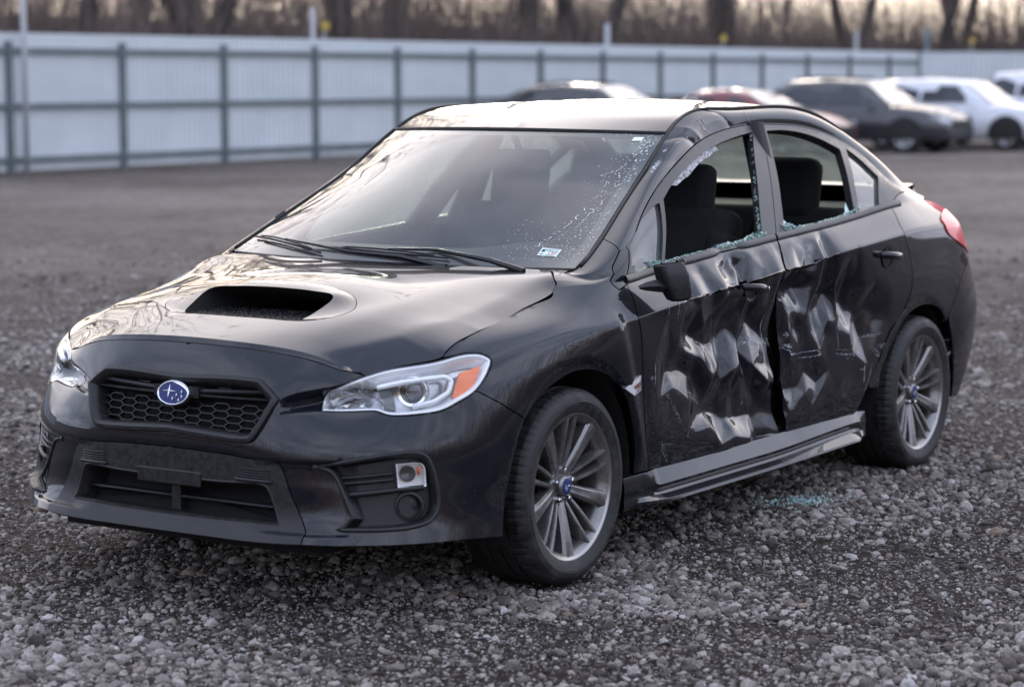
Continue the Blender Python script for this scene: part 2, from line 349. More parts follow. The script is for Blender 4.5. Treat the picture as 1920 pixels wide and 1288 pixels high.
def panel(name,poly,f,nf,mat,parent,holes=(),du=.016,dv=.12,sc=.1,step=.012,inset=.0022,flange=.014,off=0.,mirror=True,left=True,
          center=False,names=None,extra=None,flip=False,thick=None,subs=None):
    """trimmed panel on a parametric surface f(u,v)->xyz with normals nf; returns (left object, right object)"""
    out=dens(poly,step,f,sc); out=simple(out); hs=[simple(dens(h,step,f,sc)) for h in holes]
    V,F,loops=cdt_panel(out,hs,du,dv,sc,extra)
    P=f(V[:,0],V[:,1]); Nn=nf(V[:,0],V[:,1]); 
    # orientation
    a=P[F]; fn=np.cross(a[:,1]-a[:,0],a[:,2]-a[:,0])
    if (fn*Nn[F[:,0]]).sum()<0: F=F[:,::-1]
    P=P+Nn*off
    VV=[*P]; FF=[tuple(t) for t in F]; LN=[Nn[i] for t in F for i in t]
    used={}
    for li,l in enumerate(loops):
        n=len(l); pts=P[l]; ins=[]
        pv=[(V[l[(i+1)%n]]-V[l[i]])*[1,sc] for i in range(n)]
        area=sum(V[l[i]][0]*V[l[(i+1)%n]][1]-V[l[(i+1)%n]][0]*V[l[i]][1] for i in range(n))
        sg=1 if area>0 else -1
        if li>0: sg=-sg
        new=[]
        for i in range(n):
            t=P[l[(i+1)%n]]-P[l[i-1]]; t/=np.linalg.norm(t)+1e-9
            d=np.cross(Nn[l[i]],t); 
            # inward direction: test in uv
            w=f(np.array([V[l[i]][0]]),np.array([V[l[i]][1]]))[0]
            ins.append(d)
        # decide sign by comparing with the centroid of adjacent triangles
        s=0
        adj={}
        for t in F:
            for q in t: adj.setdefault(q,[]).append(t)
        for i in range(n):
            ts=adj.get(l[i])
            if ts: s+=np.dot(ins[i],P[np.array(ts)].mean((0,1))-P[l[i]])
        ins=[d*(1 if s>0 else -1) for d in ins]
        oncen=[center and abs(V[q][0])<1e-6 for q in l]
        for i in range(n):
            if not oncen[i]:
                d=ins[i].copy()
                if center and abs(P[l[i]][1])<.004: d[1]=0
                P[l[i]]=P[l[i]]+d*inset; VV[l[i]]=P[l[i]]
        if flange:
            base=len(VV); mid=[]
            for i in range(n):
                p=P[l[i]]-Nn[l[i]]*flange+(0 if oncen[i] else 1)*ins[i]*.001; 
                VV.append(P[l[i]].copy()); mid.append(p)
            for p in mid: VV.append(p)
            for i in range(n):
                j=(i+1)%n
                if center and oncen[i] and oncen[j]: continue
                a,b,c,d=base+i,base+j,base+n+j,base+n+i
                q=[VV[a],VV[b],VV[c],VV[d]]; nn=np.cross(q[1]-q[0],q[3]-q[0]); nn/=np.linalg.norm(nn)+1e-12
                want=-ins[i]
                fc=(a,b,c,d)
                if np.dot(nn,want)<0: fc=fc[::-1]; nn=-nn
                FF.append(fc); LN+=[nn]*4
    VV=np.array(VV); LN=np.array(LN)
    res=[]
    nm=names or (name,name)
    if center:
        n=len(VV); mv=VV*[1,-1,1]; FF2=[tuple(i+n for i in t[::-1]) for t in FF]
        ln2=[];k=0
        for t in FF: ln2+= [x*[1,-1,1] for x in LN[k:k+len(t)][::-1]]; k+=len(t)
        o=mesh_obj(name,np.concatenate([VV,mv]),FF+FF2,mat,parent,normals=[tuple(x) for x in np.concatenate([LN,ln2])])
        return o,None
    oL=mesh_obj(nm[0],VV,FF,mat,parent if not isinstance(parent,tuple) else parent[0],normals=[tuple(x) for x in LN]) if left else None
    oR=None
    if mirror:
        ln2=[];k=0
        for t in FF: ln2+=[x*[1,-1,1] for x in LN[k:k+len(t)][::-1]]; k+=len(t)
        oR=mesh_obj(nm[1],VV*[1,-1,1],[t[::-1] for t in FF],mat,parent if not isinstance(parent,tuple) else parent[1],normals=[tuple(x) for x in ln2])
    return oL,oR
def numnormal(f,eu=2e-3,ev=1e-2):
    def g(u,v):
        n=np.cross(f(u+eu,v)-f(u-eu,v),f(u,v+ev)-f(u,v-ev)); return n/(np.linalg.norm(n,axis=1)[:,None]+1e-12)
    return g
# ---- materials of the car
PAINT=M('black_paint',(.0045,.0048,.006),.4,coat=1,coat_r=.015,spec=.05)
def _paint():
    N,L,b=nodes(PAINT); tc=N.new('ShaderNodeTexCoord')
    n1=N.new('ShaderNodeTexNoise'); n1.inputs['Scale'].default_value=3; n1.inputs['Detail'].default_value=8; n1.inputs['Roughness'].default_value=.7; L.new(tc.outputs['Object'],n1.inputs['Vector'])
    r=N.new('ShaderNodeValToRGB'); r.color_ramp.elements[0].position=.42; r.color_ramp.elements[1].position=.75
    r.color_ramp.elements[0].color=(.0022,.0034,.0075,1); r.color_ramp.elements[1].color=(.0055,.0068,.0105,1); L.new(n1.outputs[0],r.inputs[0])
    # settled dust specks
    v=N.new('ShaderNodeTexVoronoi'); v.inputs['Scale'].default_value=55; L.new(tc.outputs['Object'],v.inputs['Vector'])
    c=N.new('ShaderNodeMapRange'); c.inputs[1].default_value=.05; c.inputs[2].default_value=.10; c.inputs[3].default_value=1; c.inputs[4].default_value=0; L.new(v.outputs['Distance'],c.inputs[0])
    sp=N.new('ShaderNodeSeparateColor'); L.new(v.outputs['Color'],sp.inputs[0]); th=N.new('ShaderNodeMath'); th.operation='GREATER_THAN'; th.inputs[1].default_value=.88; L.new(sp.outputs[0],th.inputs[0])
    mu=N.new('ShaderNodeMath'); mu.operation='MULTIPLY'; L.new(c.outputs[0],mu.inputs[0]); L.new(th.outputs[0],mu.inputs[1])
    mu2=N.new('ShaderNodeMath'); mu2.operation='MULTIPLY'; mu2.inputs[1].default_value=.6; L.new(mu.outputs[0],mu2.inputs[0])
    mx=N.new('ShaderNodeMix'); mx.data_type='RGBA'; L.new(mu2.outputs[0],mx.inputs['Factor']); L.new(r.outputs[0],mx.inputs['A']); mx.inputs['B'].default_value=(.16,.155,.15,1); zs=N.new('ShaderNodeSeparateXYZ'); L.new(tc.outputs['Object'],zs.inputs[0]); zr=N.new('ShaderNodeMapRange'); zr.inputs[1].default_value=.62; zr.inputs[2].default_value=.20; zr.inputs[3].default_value=0; zr.inputs[4].default_value=.30; L.new(zs.outputs[2],zr.inputs[0])
    n5=N.new('ShaderNodeTexNoise'); n5.inputs['Scale'].default_value=11; n5.inputs['Detail'].default_value=9; n5.inputs['Roughness'].default_value=.75; L.new(tc.outputs['Object'],n5.inputs['Vector']); dr=N.new('ShaderNodeMapRange'); dr.inputs[1].default_value=.42; dr.inputs[2].default_value=.75; L.new(n5.outputs[0],dr.inputs[0])
    dm=N.new('ShaderNodeMath'); dm.operation='MULTIPLY'; L.new(zr.outputs[0],dm.inputs[0]); L.new(dr.outputs[0],dm.inputs[1])
    md=N.new('ShaderNodeMix'); md.data_type='RGBA'; L.new(dm.outputs[0],md.inputs['Factor']); L.new(mx.outputs['Result'],md.inputs['A']); md.inputs['B'].default_value=(.075,.066,.060,1); mx=md
    L.new(mx.outputs['Result'],b.inputs['Base Color'])
    cr=N.new('ShaderNodeMapRange'); cr.inputs[1].default_value=.4; cr.inputs[2].default_value=.8; cr.inputs[3].default_value=.012; cr.inputs[4].default_value=.045; L.new(n1.outputs[0],cr.inputs[0]); L.new(cr.outputs[0],b.inputs['Coat Roughness'])
    cw=N.new('ShaderNodeMath'); cw.operation='SUBTRACT'; cw.inputs[0].default_value=1; L.new(mu2.outputs[0],cw.inputs[1]); L.new(cw.outputs[0],b.inputs['Coat Weight'])
_paint()
PLASTIC=speckle(M('black_plastic',(.02,.02,.021),.45),60,(.009,.009,.010),(.017,.017,.018),.4,.65,rough0=.4,rough1=.55)
GLOSSP=M('gloss_black_plastic',(.008,.008,.009),.12)
SATIN=speckle(M('satin_window_frame',(.03,.03,.033),.32),40,(.022,.022,.024),(.04,.039,.04),.4,.7,rough0=.28,rough1=.42)
RUBBER=M('rubber_seal',(.012,.012,.012),.6)
DARK=M('dark_underbody',(.006,.006,.006),.9)
def glass(name,tint,trans=.85,rough=0.0,film=.02):
    """thin pane: fresnel reflection over tinted see-through"""
    m=bpy.data.materials.new(name); m.use_nodes=True; N=m.node_tree.nodes; L=m.node_tree.links; N.clear()
    o=N.new('ShaderNodeOutputMaterial'); t=N.new('ShaderNodeBsdfTransparent'); t.inputs[0].default_value=(*tint,1)
    g=N.new('ShaderNodeBsdfGlossy'); g.inputs['Roughness'].default_value=rough; g.inputs[0].default_value=(1,1,1,1)
    lw=N.new('ShaderNodeLayerWeight'); lw.inputs['Blend'].default_value=.5; pw=N.new('ShaderNodeMath'); pw.operation='POWER'; pw.inputs[1].default_value=5; L.new(lw.outputs['Facing'],pw.inputs[0]); fr=N.new('ShaderNodeMath'); fr.operation='MULTIPLY_ADD'; fr.inputs[1].default_value=.96; fr.inputs[2].default_value=.043; L.new(pw.outputs[0],fr.inputs[0])
    k=N.new('ShaderNodeMath'); k.operation='MULTIPLY'; k.inputs[1].default_value=1.45; k.use_clamp=True; L.new(fr.outputs[0],k.inputs[0])
    df=N.new('ShaderNodeBsdfDiffuse'); df.inputs[0].default_value=(.45,.47,.46,1)
    tc=N.new('ShaderNodeTexCoord'); nz=N.new('ShaderNodeTexNoise'); nz.inputs['Scale'].default_value=7; nz.inputs['Detail'].default_value=8; L.new(tc.outputs['Object'],nz.inputs['Vector'])
    mr=N.new('ShaderNodeMapRange'); mr.inputs[1].default_value=.35; mr.inputs[2].default_value=.75; mr.inputs[3].default_value=film; mr.inputs[4].default_value=1-trans+.02; L.new(nz.outputs[0],mr.inputs[0])
    tl=N.new('ShaderNodeBsdfTranslucent'); tl.inputs[0].default_value=(.42,.48,.40,1); dm=N.new('ShaderNodeMixShader'); L.new(df.outputs[0],dm.inputs[1]); L.new(tl.outputs[0],dm.inputs[2])
    a=N.new('ShaderNodeMixShader'); L.new(mr.outputs[0],a.inputs[0]); L.new(t.outputs[0],a.inputs[1]); L.new(dm.outputs[0],a.inputs[2])
    b=N.new('ShaderNodeMixShader'); L.new(k.outputs[0],b.inputs[0]); L.new(a.outputs[0],b.inputs[1]); L.new(g.outputs[0],b.inputs[2]); L.new(b.outputs[0],o.inputs[0])
    return m
WSGLASS=glass('windshield_glass',(.82,.88,.86),.84,film=.07); SIDEGLASS=glass('side_glass',(.66,.76,.67),.50,film=.22)
CAR=empty('damaged_sedan',(0,0,0),0,'black four door sedan with crushed left doors, hood scoop and broken side windows','car')
fB=BODY; nB=BODY.normal
POLY={"fender": [[1.9138, 10.9767, 1], [1.8675, 11.0, 0], [1.7888, 11.0, 0], [1.7055, 11.0, 0], [1.613, 11.0, 1], [1.6003, 8.4342, 0], [1.6047, 7.4261, 0], [1.5674, 6.9421, 0], [1.3894, 7.0319, 0], [1.15, 6.9241, 0], [1.025, 7.0334, 0], [0.9558, 7.0307, 0], [0.9281, 7.0054, 1], [1.0473, 6.3929, 0], [1.0884, 6.0762, 0], [1.1035, 5.7852, 0], [1.0752, 5.3156, 0], [1.016, 4.7152, 1], [1.1001, 3.9607, 0], [1.2013, 3.3468, 1], [1.2349, 3.5098, 0], [1.2792, 3.7868, 0], [1.3319, 3.9994, 0], [1.388, 4.1671, 0], [1.476, 4.3534, 0], [1.5645, 4.3247, 0], [1.6398, 4.1599, 0], [1.7021, 3.8907, 0], [1.7588, 3.5549, 0], [1.8028, 3.0949, 0], [1.8373, 2.4835, 0], [1.8578, 1.7791, 0], [1.8645, 1.0125, 1], [1.9638, 1.0537, 1], [1.9197, 2.1835, 0], [1.9029, 3.0168, 0], [1.8887, 4.1132, 0], [1.8686, 5.5657, 0], [1.8576, 6.0039, 0], [1.8727, 6.274, 0], [1.8817, 6.5304, 0], [1.8792, 6.8835, 1], [1.8252, 6.7733, 1], [1.8053, 6.9808, 0], [1.8233, 9.3724, 0], [1.8872, 9.7169, 1]], "side_body": [[1.9138, 10.9767, 1], [1.9181, 11.0, 0], [1.9982, 11.0, 0], [2.1484, 11.0, 0], [2.2986, 11.0, 0], [2.4737, 11.0, 0], [2.6488, 11.0, 0], [2.8239, 11.0, 0], [2.999, 11.0, 0], [3.3993, 11.0, 0], [3.7495, 11.0, 0], [3.9999, 11.0, 0], [4.11, 11.0, 0], [4.2201, 11.0, 0], [4.334, 11.0, 0], [4.4479, 11.0, 0], [4.628, 11.0, 1], [4.4513, 6.7757, 0], [4.4777, 6.4428, 1], [4.3895, 6.1404, 0], [4.4015, 5.8218, 0], [4.5289, 5.4458, 0], [4.7222, 5.1981, 1], [4.5584, 4.5823, 0], [4.4722, 3.9723, 0], [4.3993, 3.5254, 1], [4.3935, 3.3387, 0], [4.3195, 3.7257, 0], [4.2031, 3.9476, 0], [4.0629, 3.9008, 0], [3.9789, 3.7124, 0], [3.9113, 3.3426, 0], [3.8344, 2.7505, 0], [3.792, 2.2585, 0], [3.7876, 1.8084, 1], [3.6752, 1.8718, 1], [3.6561, 2.0136, 0], [3.7494, 2.7661, 0], [3.8281, 3.4926, 0], [3.9125, 3.8915, 0], [3.9932, 4.301, 0], [4.0226, 4.652, 0], [4.023, 4.9867, 0], [4.0003, 5.4609, 0], [3.9637, 6.0113, 0], [4.0094, 6.9332, 1], [4.2999, 8.55, 0], [4.2543, 9.0, 0], [4.132, 9.0, 0], [3.9999, 9.0, 0], [3.8747, 9.0, 0], [3.7495, 9.0, 0], [3.3993, 9.0, 0], [2.999, 9.0, 0], [2.8239, 9.0, 0], [2.6488, 9.0, 0], [2.4737, 9.0, 0], [2.2986, 9.0, 0], [2.1484, 9.0, 0], [1.9982, 9.0, 0], [1.9181, 9.0, 0], [1.8872, 9.7169, 1]], "rear_bumper": [[5.6528, 0.0, 1], [5.6528, 4.6, 1], [5.3582, 4.7, 0], [5.0227, 5.0, 0], [4.8769, 5.4, 0], [4.7222, 5.1981, 1], [4.5584, 4.5823, 0], [4.4722, 3.9723, 0], [4.3993, 3.5254, 1], [4.4509, 2.6528, 0], [4.4881, 1.5983, 0], [4.5271, 0.1511, 1], [4.628, 0.0, 1]], "tail_light": [[4.4777, 6.4428, 0], [4.609, 6.537, 0], [4.609, 6.432, 1], [4.7797, 7.0, 0], [4.9498, 6.8, 0], [5.0562, 6.2, 0], [5.0227, 5.6, 0], [4.8769, 5.4, 0], [4.7222, 5.1981, 1], [4.5289, 5.4458, 0], [4.4015, 5.8218, 0], [4.3895, 6.1404, 0]], "front_door": [[1.9638, 1.0537, 1], [1.9197, 2.1835, 0], [1.9029, 3.0168, 0], [1.8887, 4.1132, 0], [1.8686, 5.5657, 0], [1.8576, 6.0039, 0], [1.8727, 6.274, 0], [1.8817, 6.5304, 0], [1.8792, 6.8835, 1], [1.9382, 7.0, 0], [1.9982, 7.0, 0], [2.2986, 7.0, 0], [2.6488, 7.0, 0], [2.9985, 6.9401, 1], [2.9739, 6.5589, 0], [2.9506, 6.2466, 0], [2.9291, 5.6, 0], [2.9292, 4.7452, 0], [2.9162, 4.0757, 0], [2.8924, 3.5602, 0], [2.9123, 2.9169, 0], [2.9104, 2.0948, 0], [2.9377, 0.9801, 1], [2.5089, 0.9286, 0]], "rear_door": [[2.9852, 0.9776, 1], [2.9722, 2.0227, 0], [2.9679, 3.1543, 0], [2.9638, 4.0441, 0], [2.9595, 4.722, 0], [2.9464, 5.5787, 0], [2.9614, 6.2333, 0], [2.9811, 6.5505, 0], [3.002, 6.9361, 1], [3.3993, 7.0, 0], [3.7495, 7.0, 0], [3.9999, 7.0, 0], [4.0094, 6.9332, 1], [3.9637, 6.0113, 0], [4.0003, 5.4609, 0], [4.023, 4.9867, 0], [4.0226, 4.652, 0], [3.9932, 4.301, 0], [3.9125, 3.8915, 0], [3.8281, 3.4926, 0], [3.7494, 2.7661, 0], [3.6561, 2.0136, 0], [3.6014, 1.2805, 0], [3.5716, 0.9976, 0], [3.4954, 0.8688, 0], [3.2009, 0.9853, 0]], "front_frame": [[1.8792, 6.8835, 1], [1.9096, 9.4347, 1], [1.9782, 9.0, 0], [1.9982, 9.0, 0], [2.1484, 9.0, 0], [2.2986, 9.0, 0], [2.4737, 9.0, 0], [2.6488, 9.0, 0], [2.8239, 9.0, 0], [2.999, 9.0, 0], [3.1854, 8.9929, 1], [3.0912, 8.0922, 0], [2.9985, 6.9401, 1], [2.6488, 7.0, 0], [2.2986, 7.0, 0], [1.9982, 7.0, 0]], "front_vent_glass": [[1.9165, 7.2115, 1], [1.9188, 9.0523, 1], [2.1534, 8.6171, 1], [2.1544, 7.0818, 1]], "front_glass": [[2.1809, 7.1359, 1], [2.1879, 8.5842, 1], [2.2647, 8.6907, 0], [2.4384, 8.7526, 0], [2.7306, 8.7878, 0], [2.9195, 8.8212, 0], [3.0801, 8.8547, 1], [3.0048, 8.3839, 0], [2.933, 7.6581, 0], [2.8971, 7.0837, 1]], "rear_frame": [[2.9985, 6.9401, 1], [3.0912, 8.0922, 0], [3.1854, 8.9929, 1], [3.2392, 9.0, 0], [3.3993, 9.0, 0], [3.7495, 9.0, 0], [3.8747, 9.0, 0], [3.9999, 9.0, 0], [4.132, 9.0, 0], [4.2543, 9.0, 0], [4.2999, 8.55, 0], [4.0094, 6.9332, 1], [3.9999, 7.0, 0], [3.7495, 7.0, 0], [3.3993, 7.0, 0]], "rear_glass": [[3.2247, 8.8625, 1], [3.3916, 8.878, 0], [3.5641, 8.8411, 0], [3.7047, 8.7621, 0], [3.8092, 8.6478, 1], [3.6765, 6.9946, 1], [3.0746, 7.0619, 1]], "rear_quarter_glass": [[3.8697, 8.7703, 1], [3.9436, 8.5745, 0], [4.0139, 8.1666, 1], [3.9078, 7.1046, 1], [3.7264, 7.0295, 1]], "sail": [[1.8792, 6.8835, 1], [1.8252, 6.7733, 1], [1.8053, 6.9808, 0], [1.8233, 9.3724, 0], [1.8872, 9.7169, 1], [1.9096, 9.4347, 1]], "head_light": [[0.5238, 4.4994, 1], [0.5157, 5.1919, 0], [0.5436, 5.9322, 0], [0.6439, 6.8194, 0], [0.7822, 6.9275, 0], [0.927, 6.93, 0], [1.0478, 6.3893, 0], [1.0888, 6.0746, 0], [1.1035, 5.7852, 0], [1.0752, 5.3156, 0], [1.016, 4.7152, 0], [0.9447, 4.3735, 0], [0.8845, 4.1088, 0], [0.8081, 4.0528, 0], [0.736, 4.13, 0], [0.7128, 4.2604, 0], [0.6875, 4.4684, 0], [0.5899, 4.5367, 0]], "grille_frame": [[0.0, 5.05, 1], [0.1271, 5.1499, 0], [0.3047, 5.3178, 1], [0.3862, 4.6893, 1], [0.3542, 3.7758, 0], [0.3268, 3.2191, 0], [0.3112, 3.0311, 0], [0.2776, 2.9801, 0], [0.0, 3.1, 1]], "lower_front": [[0.0, 2.66, 1], [0.2, 2.62, 0], [0.3302, 2.5587, 0], [0.3687, 2.5751, 0], [0.3976, 2.5255, 0], [0.4143, 2.3332, 0], [0.4341, 1.7249, 0], [0.4686, 0.9746, 0], [0.4743, 0.6534, 0], [0.4676, 0.0601, 1]], "fog_bezel": [[0.4966, 2.4277, 1], [0.6341, 2.6974, 0], [0.7844, 2.8434, 0], [0.8152, 2.7218, 0], [0.8312, 2.402, 0], [0.8444, 1.5441, 0], [0.8385, 1.2551, 0], [0.8084, 0.9785, 0], [0.751, 0.7552, 0], [0.5737, 0.7382, 0], [0.5557, 0.8484, 1], [0.5975, 1.2177, 1], [0.5811, 1.6561, 0], [0.5535, 2.2726, 0], [0.5256, 2.3812, 0]], "bumper_marks": [[0.399, 2.5473, 0], [0.4676, 0.0601, 0], [1.0627, 0.0, 0], [0.4486, 2.5965, 0], [0.3354, 1.94, 0], [0.3676, 1.819, 0], [0.3967, 1.0615, 0], [0.3925, 0.893, 0]], "bumper": [[0.0, 5.05, 1], [0.1271, 5.1499, 0], [0.3047, 5.3178, 1], [0.3862, 4.6893, 1], [0.3542, 3.7758, 0], [0.3268, 3.2191, 0], [0.3112, 3.0311, 0], [0.2776, 2.9801, 0], [0.0, 3.1, 1], [0.0, 2.66, 1], [0.2, 2.62, 0], [0.3302, 2.5587, 0], [0.3687, 2.5751, 0], [0.3976, 2.5255, 0], [0.4143, 2.3332, 0], [0.4341, 1.7249, 0], [0.4686, 0.9746, 0], [0.4743, 0.6534, 0], [0.4676, 0.0601, 1], [0.6067, 0.0, 0], [0.7663, 0.0, 0], [0.9245, 0.0, 0], [1.0627, 0.0, 1], [1.0716, 0.6091, 0], [1.0931, 1.5566, 0], [1.1247, 2.2216, 0], [1.1644, 2.8666, 0], [1.2013, 3.3468, 1], [1.1001, 3.9607, 0], [1.016, 4.7152, 1], [0.9447, 4.3735, 0], [0.8845, 4.1088, 0], [0.8081, 4.0528, 0], [0.736, 4.13, 0], [0.7128, 4.2604, 0], [0.6875, 4.4684, 0], [0.5899, 4.5367, 0], [0.5238, 4.4994, 1], [0.5157, 5.1919, 0], [0.5436, 5.9322, 0], [0.6439, 6.8194, 1], [0.6067, 7.0, 0], [0.5238, 7.0, 0], [0.4409, 7.0, 0], [0.2508, 7.0, 0], [0.0, 7.0, 1]], "low_open": [[0.0, 1.86, 1], [0.2, 1.88, 0], [0.335, 1.92, 0], [0.36, 1.85, 0], [0.383, 1.36, 0], [0.3956, 0.93, 1], [0.2, 0.85, 0], [0.0, 0.82, 1]], "amber": [[0.9811, 5.8013, 1], [1.0644, 5.7182, 1], [1.0021, 4.7591, 1], [0.9336, 4.6089, 1]], "fog_lamp": [[0.7307, 2.5197, 1], [0.8002, 2.512, 0], [0.8069, 2.417, 0], [0.8076, 1.929, 1], [0.7308, 1.9246, 1]], "fog_in": [[0.5774, 2.2962, 1], [0.6688, 2.4888, 0], [0.7776, 2.6145, 0], [0.7977, 2.5625, 0], [0.8064, 2.3611, 0], [0.8132, 1.6057, 0], [0.8074, 1.37, 0], [0.7881, 1.1956, 0], [0.7425, 1.099, 0], [0.6218, 1.033, 1], [0.61, 1.3352, 0]], "ln_slatA": [[0.5652, 2.1475, 0], [0.7203, 2.2803, 0]], "ln_slatB": [[0.5698, 2.0161, 0], [0.7212, 2.1327, 0]], "ln_slatC": [[0.5803, 1.7373, 0], [0.7298, 1.8718, 0], [0.8027, 1.8919, 0]], "ln_vent1": [[0.1621, 2.2787, 0], [0.3779, 2.1865, 0]], "ln_vent2": [[0.1627, 2.0765, 0], [0.3768, 1.9911, 0]], "pt_proj": [[0.8162, 5.2837, 0]], "pt_beam": [[0.625, 5.2602, 0]], "pt_blank": [[0.756, 1.4241, 0]], "pt_handleF": [[2.7242, 5.539, 0]], "pt_handleR": [[3.7972, 5.4368, 0]], "pt_badge": [[1.8178, 3.7085, 0]], "pt_emblemp": [[0.0, 4.148, 0]], "pt_ventL": [[0.2497, 2.1746, 0]]}
# ---------------------------------------------------------------- painted shell, left side as in the picture, right side mirrored
def twin(name,label=None):
    a=empty(name);a.parent=CAR;b=empty(name);b.parent=CAR
    return a,b
fL,fR=panel('front_fender',POLY['fender'],fB,nB,PAINT,CAR)
def fS(u,v):
    P=BODY(u,v); d=0
    for (ua,va,ub,vb,dep,w) in ((2.47,11,2.53,9.2,.016,.022),(2.56,10.9,2.60,9.1,-.008,.02),(2.84,10.8,2.90,9.1,.008,.02),(2.30,10.2,2.34,9.0,.008,.06)):
        a=np.array([ua,va*.045]);b=np.array([ub,vb*.045]);q=np.stack([u,v*.045],1)-a;e=b-a;t=np.clip((q@e)/(e@e),0,1); r=np.linalg.norm(q-t[:,None]*e,axis=1); d=d+.32*dep*np.exp(-(r/w)**1.3)
    return P-BODY.normal(u,v)*(d*sstep(8.6,9.0,v))[:,None]
nS=numnormal(fS,3e-3,2e-2)
_e=np.array([(a,b) for a in np.arange(2.1,3.0,.007) for b in np.arange(9.05,10.98,.16)])
sL=panel('side_body',POLY['side_body'],fS,nS,PAINT,CAR,mirror=False,extra=_e)[0]; sR=panel('side_body',POLY['side_body'],fB,nB,PAINT,CAR,left=False)[1]
panel('rear_bumper',POLY['rear_bumper'],fB,nB,PAINT,CAR,mirror=True)
def DentB(u,v):
    P=BODY(u,v); d=dent(u,v)
    return P-BODY.normal(u,v)*d[:,None]
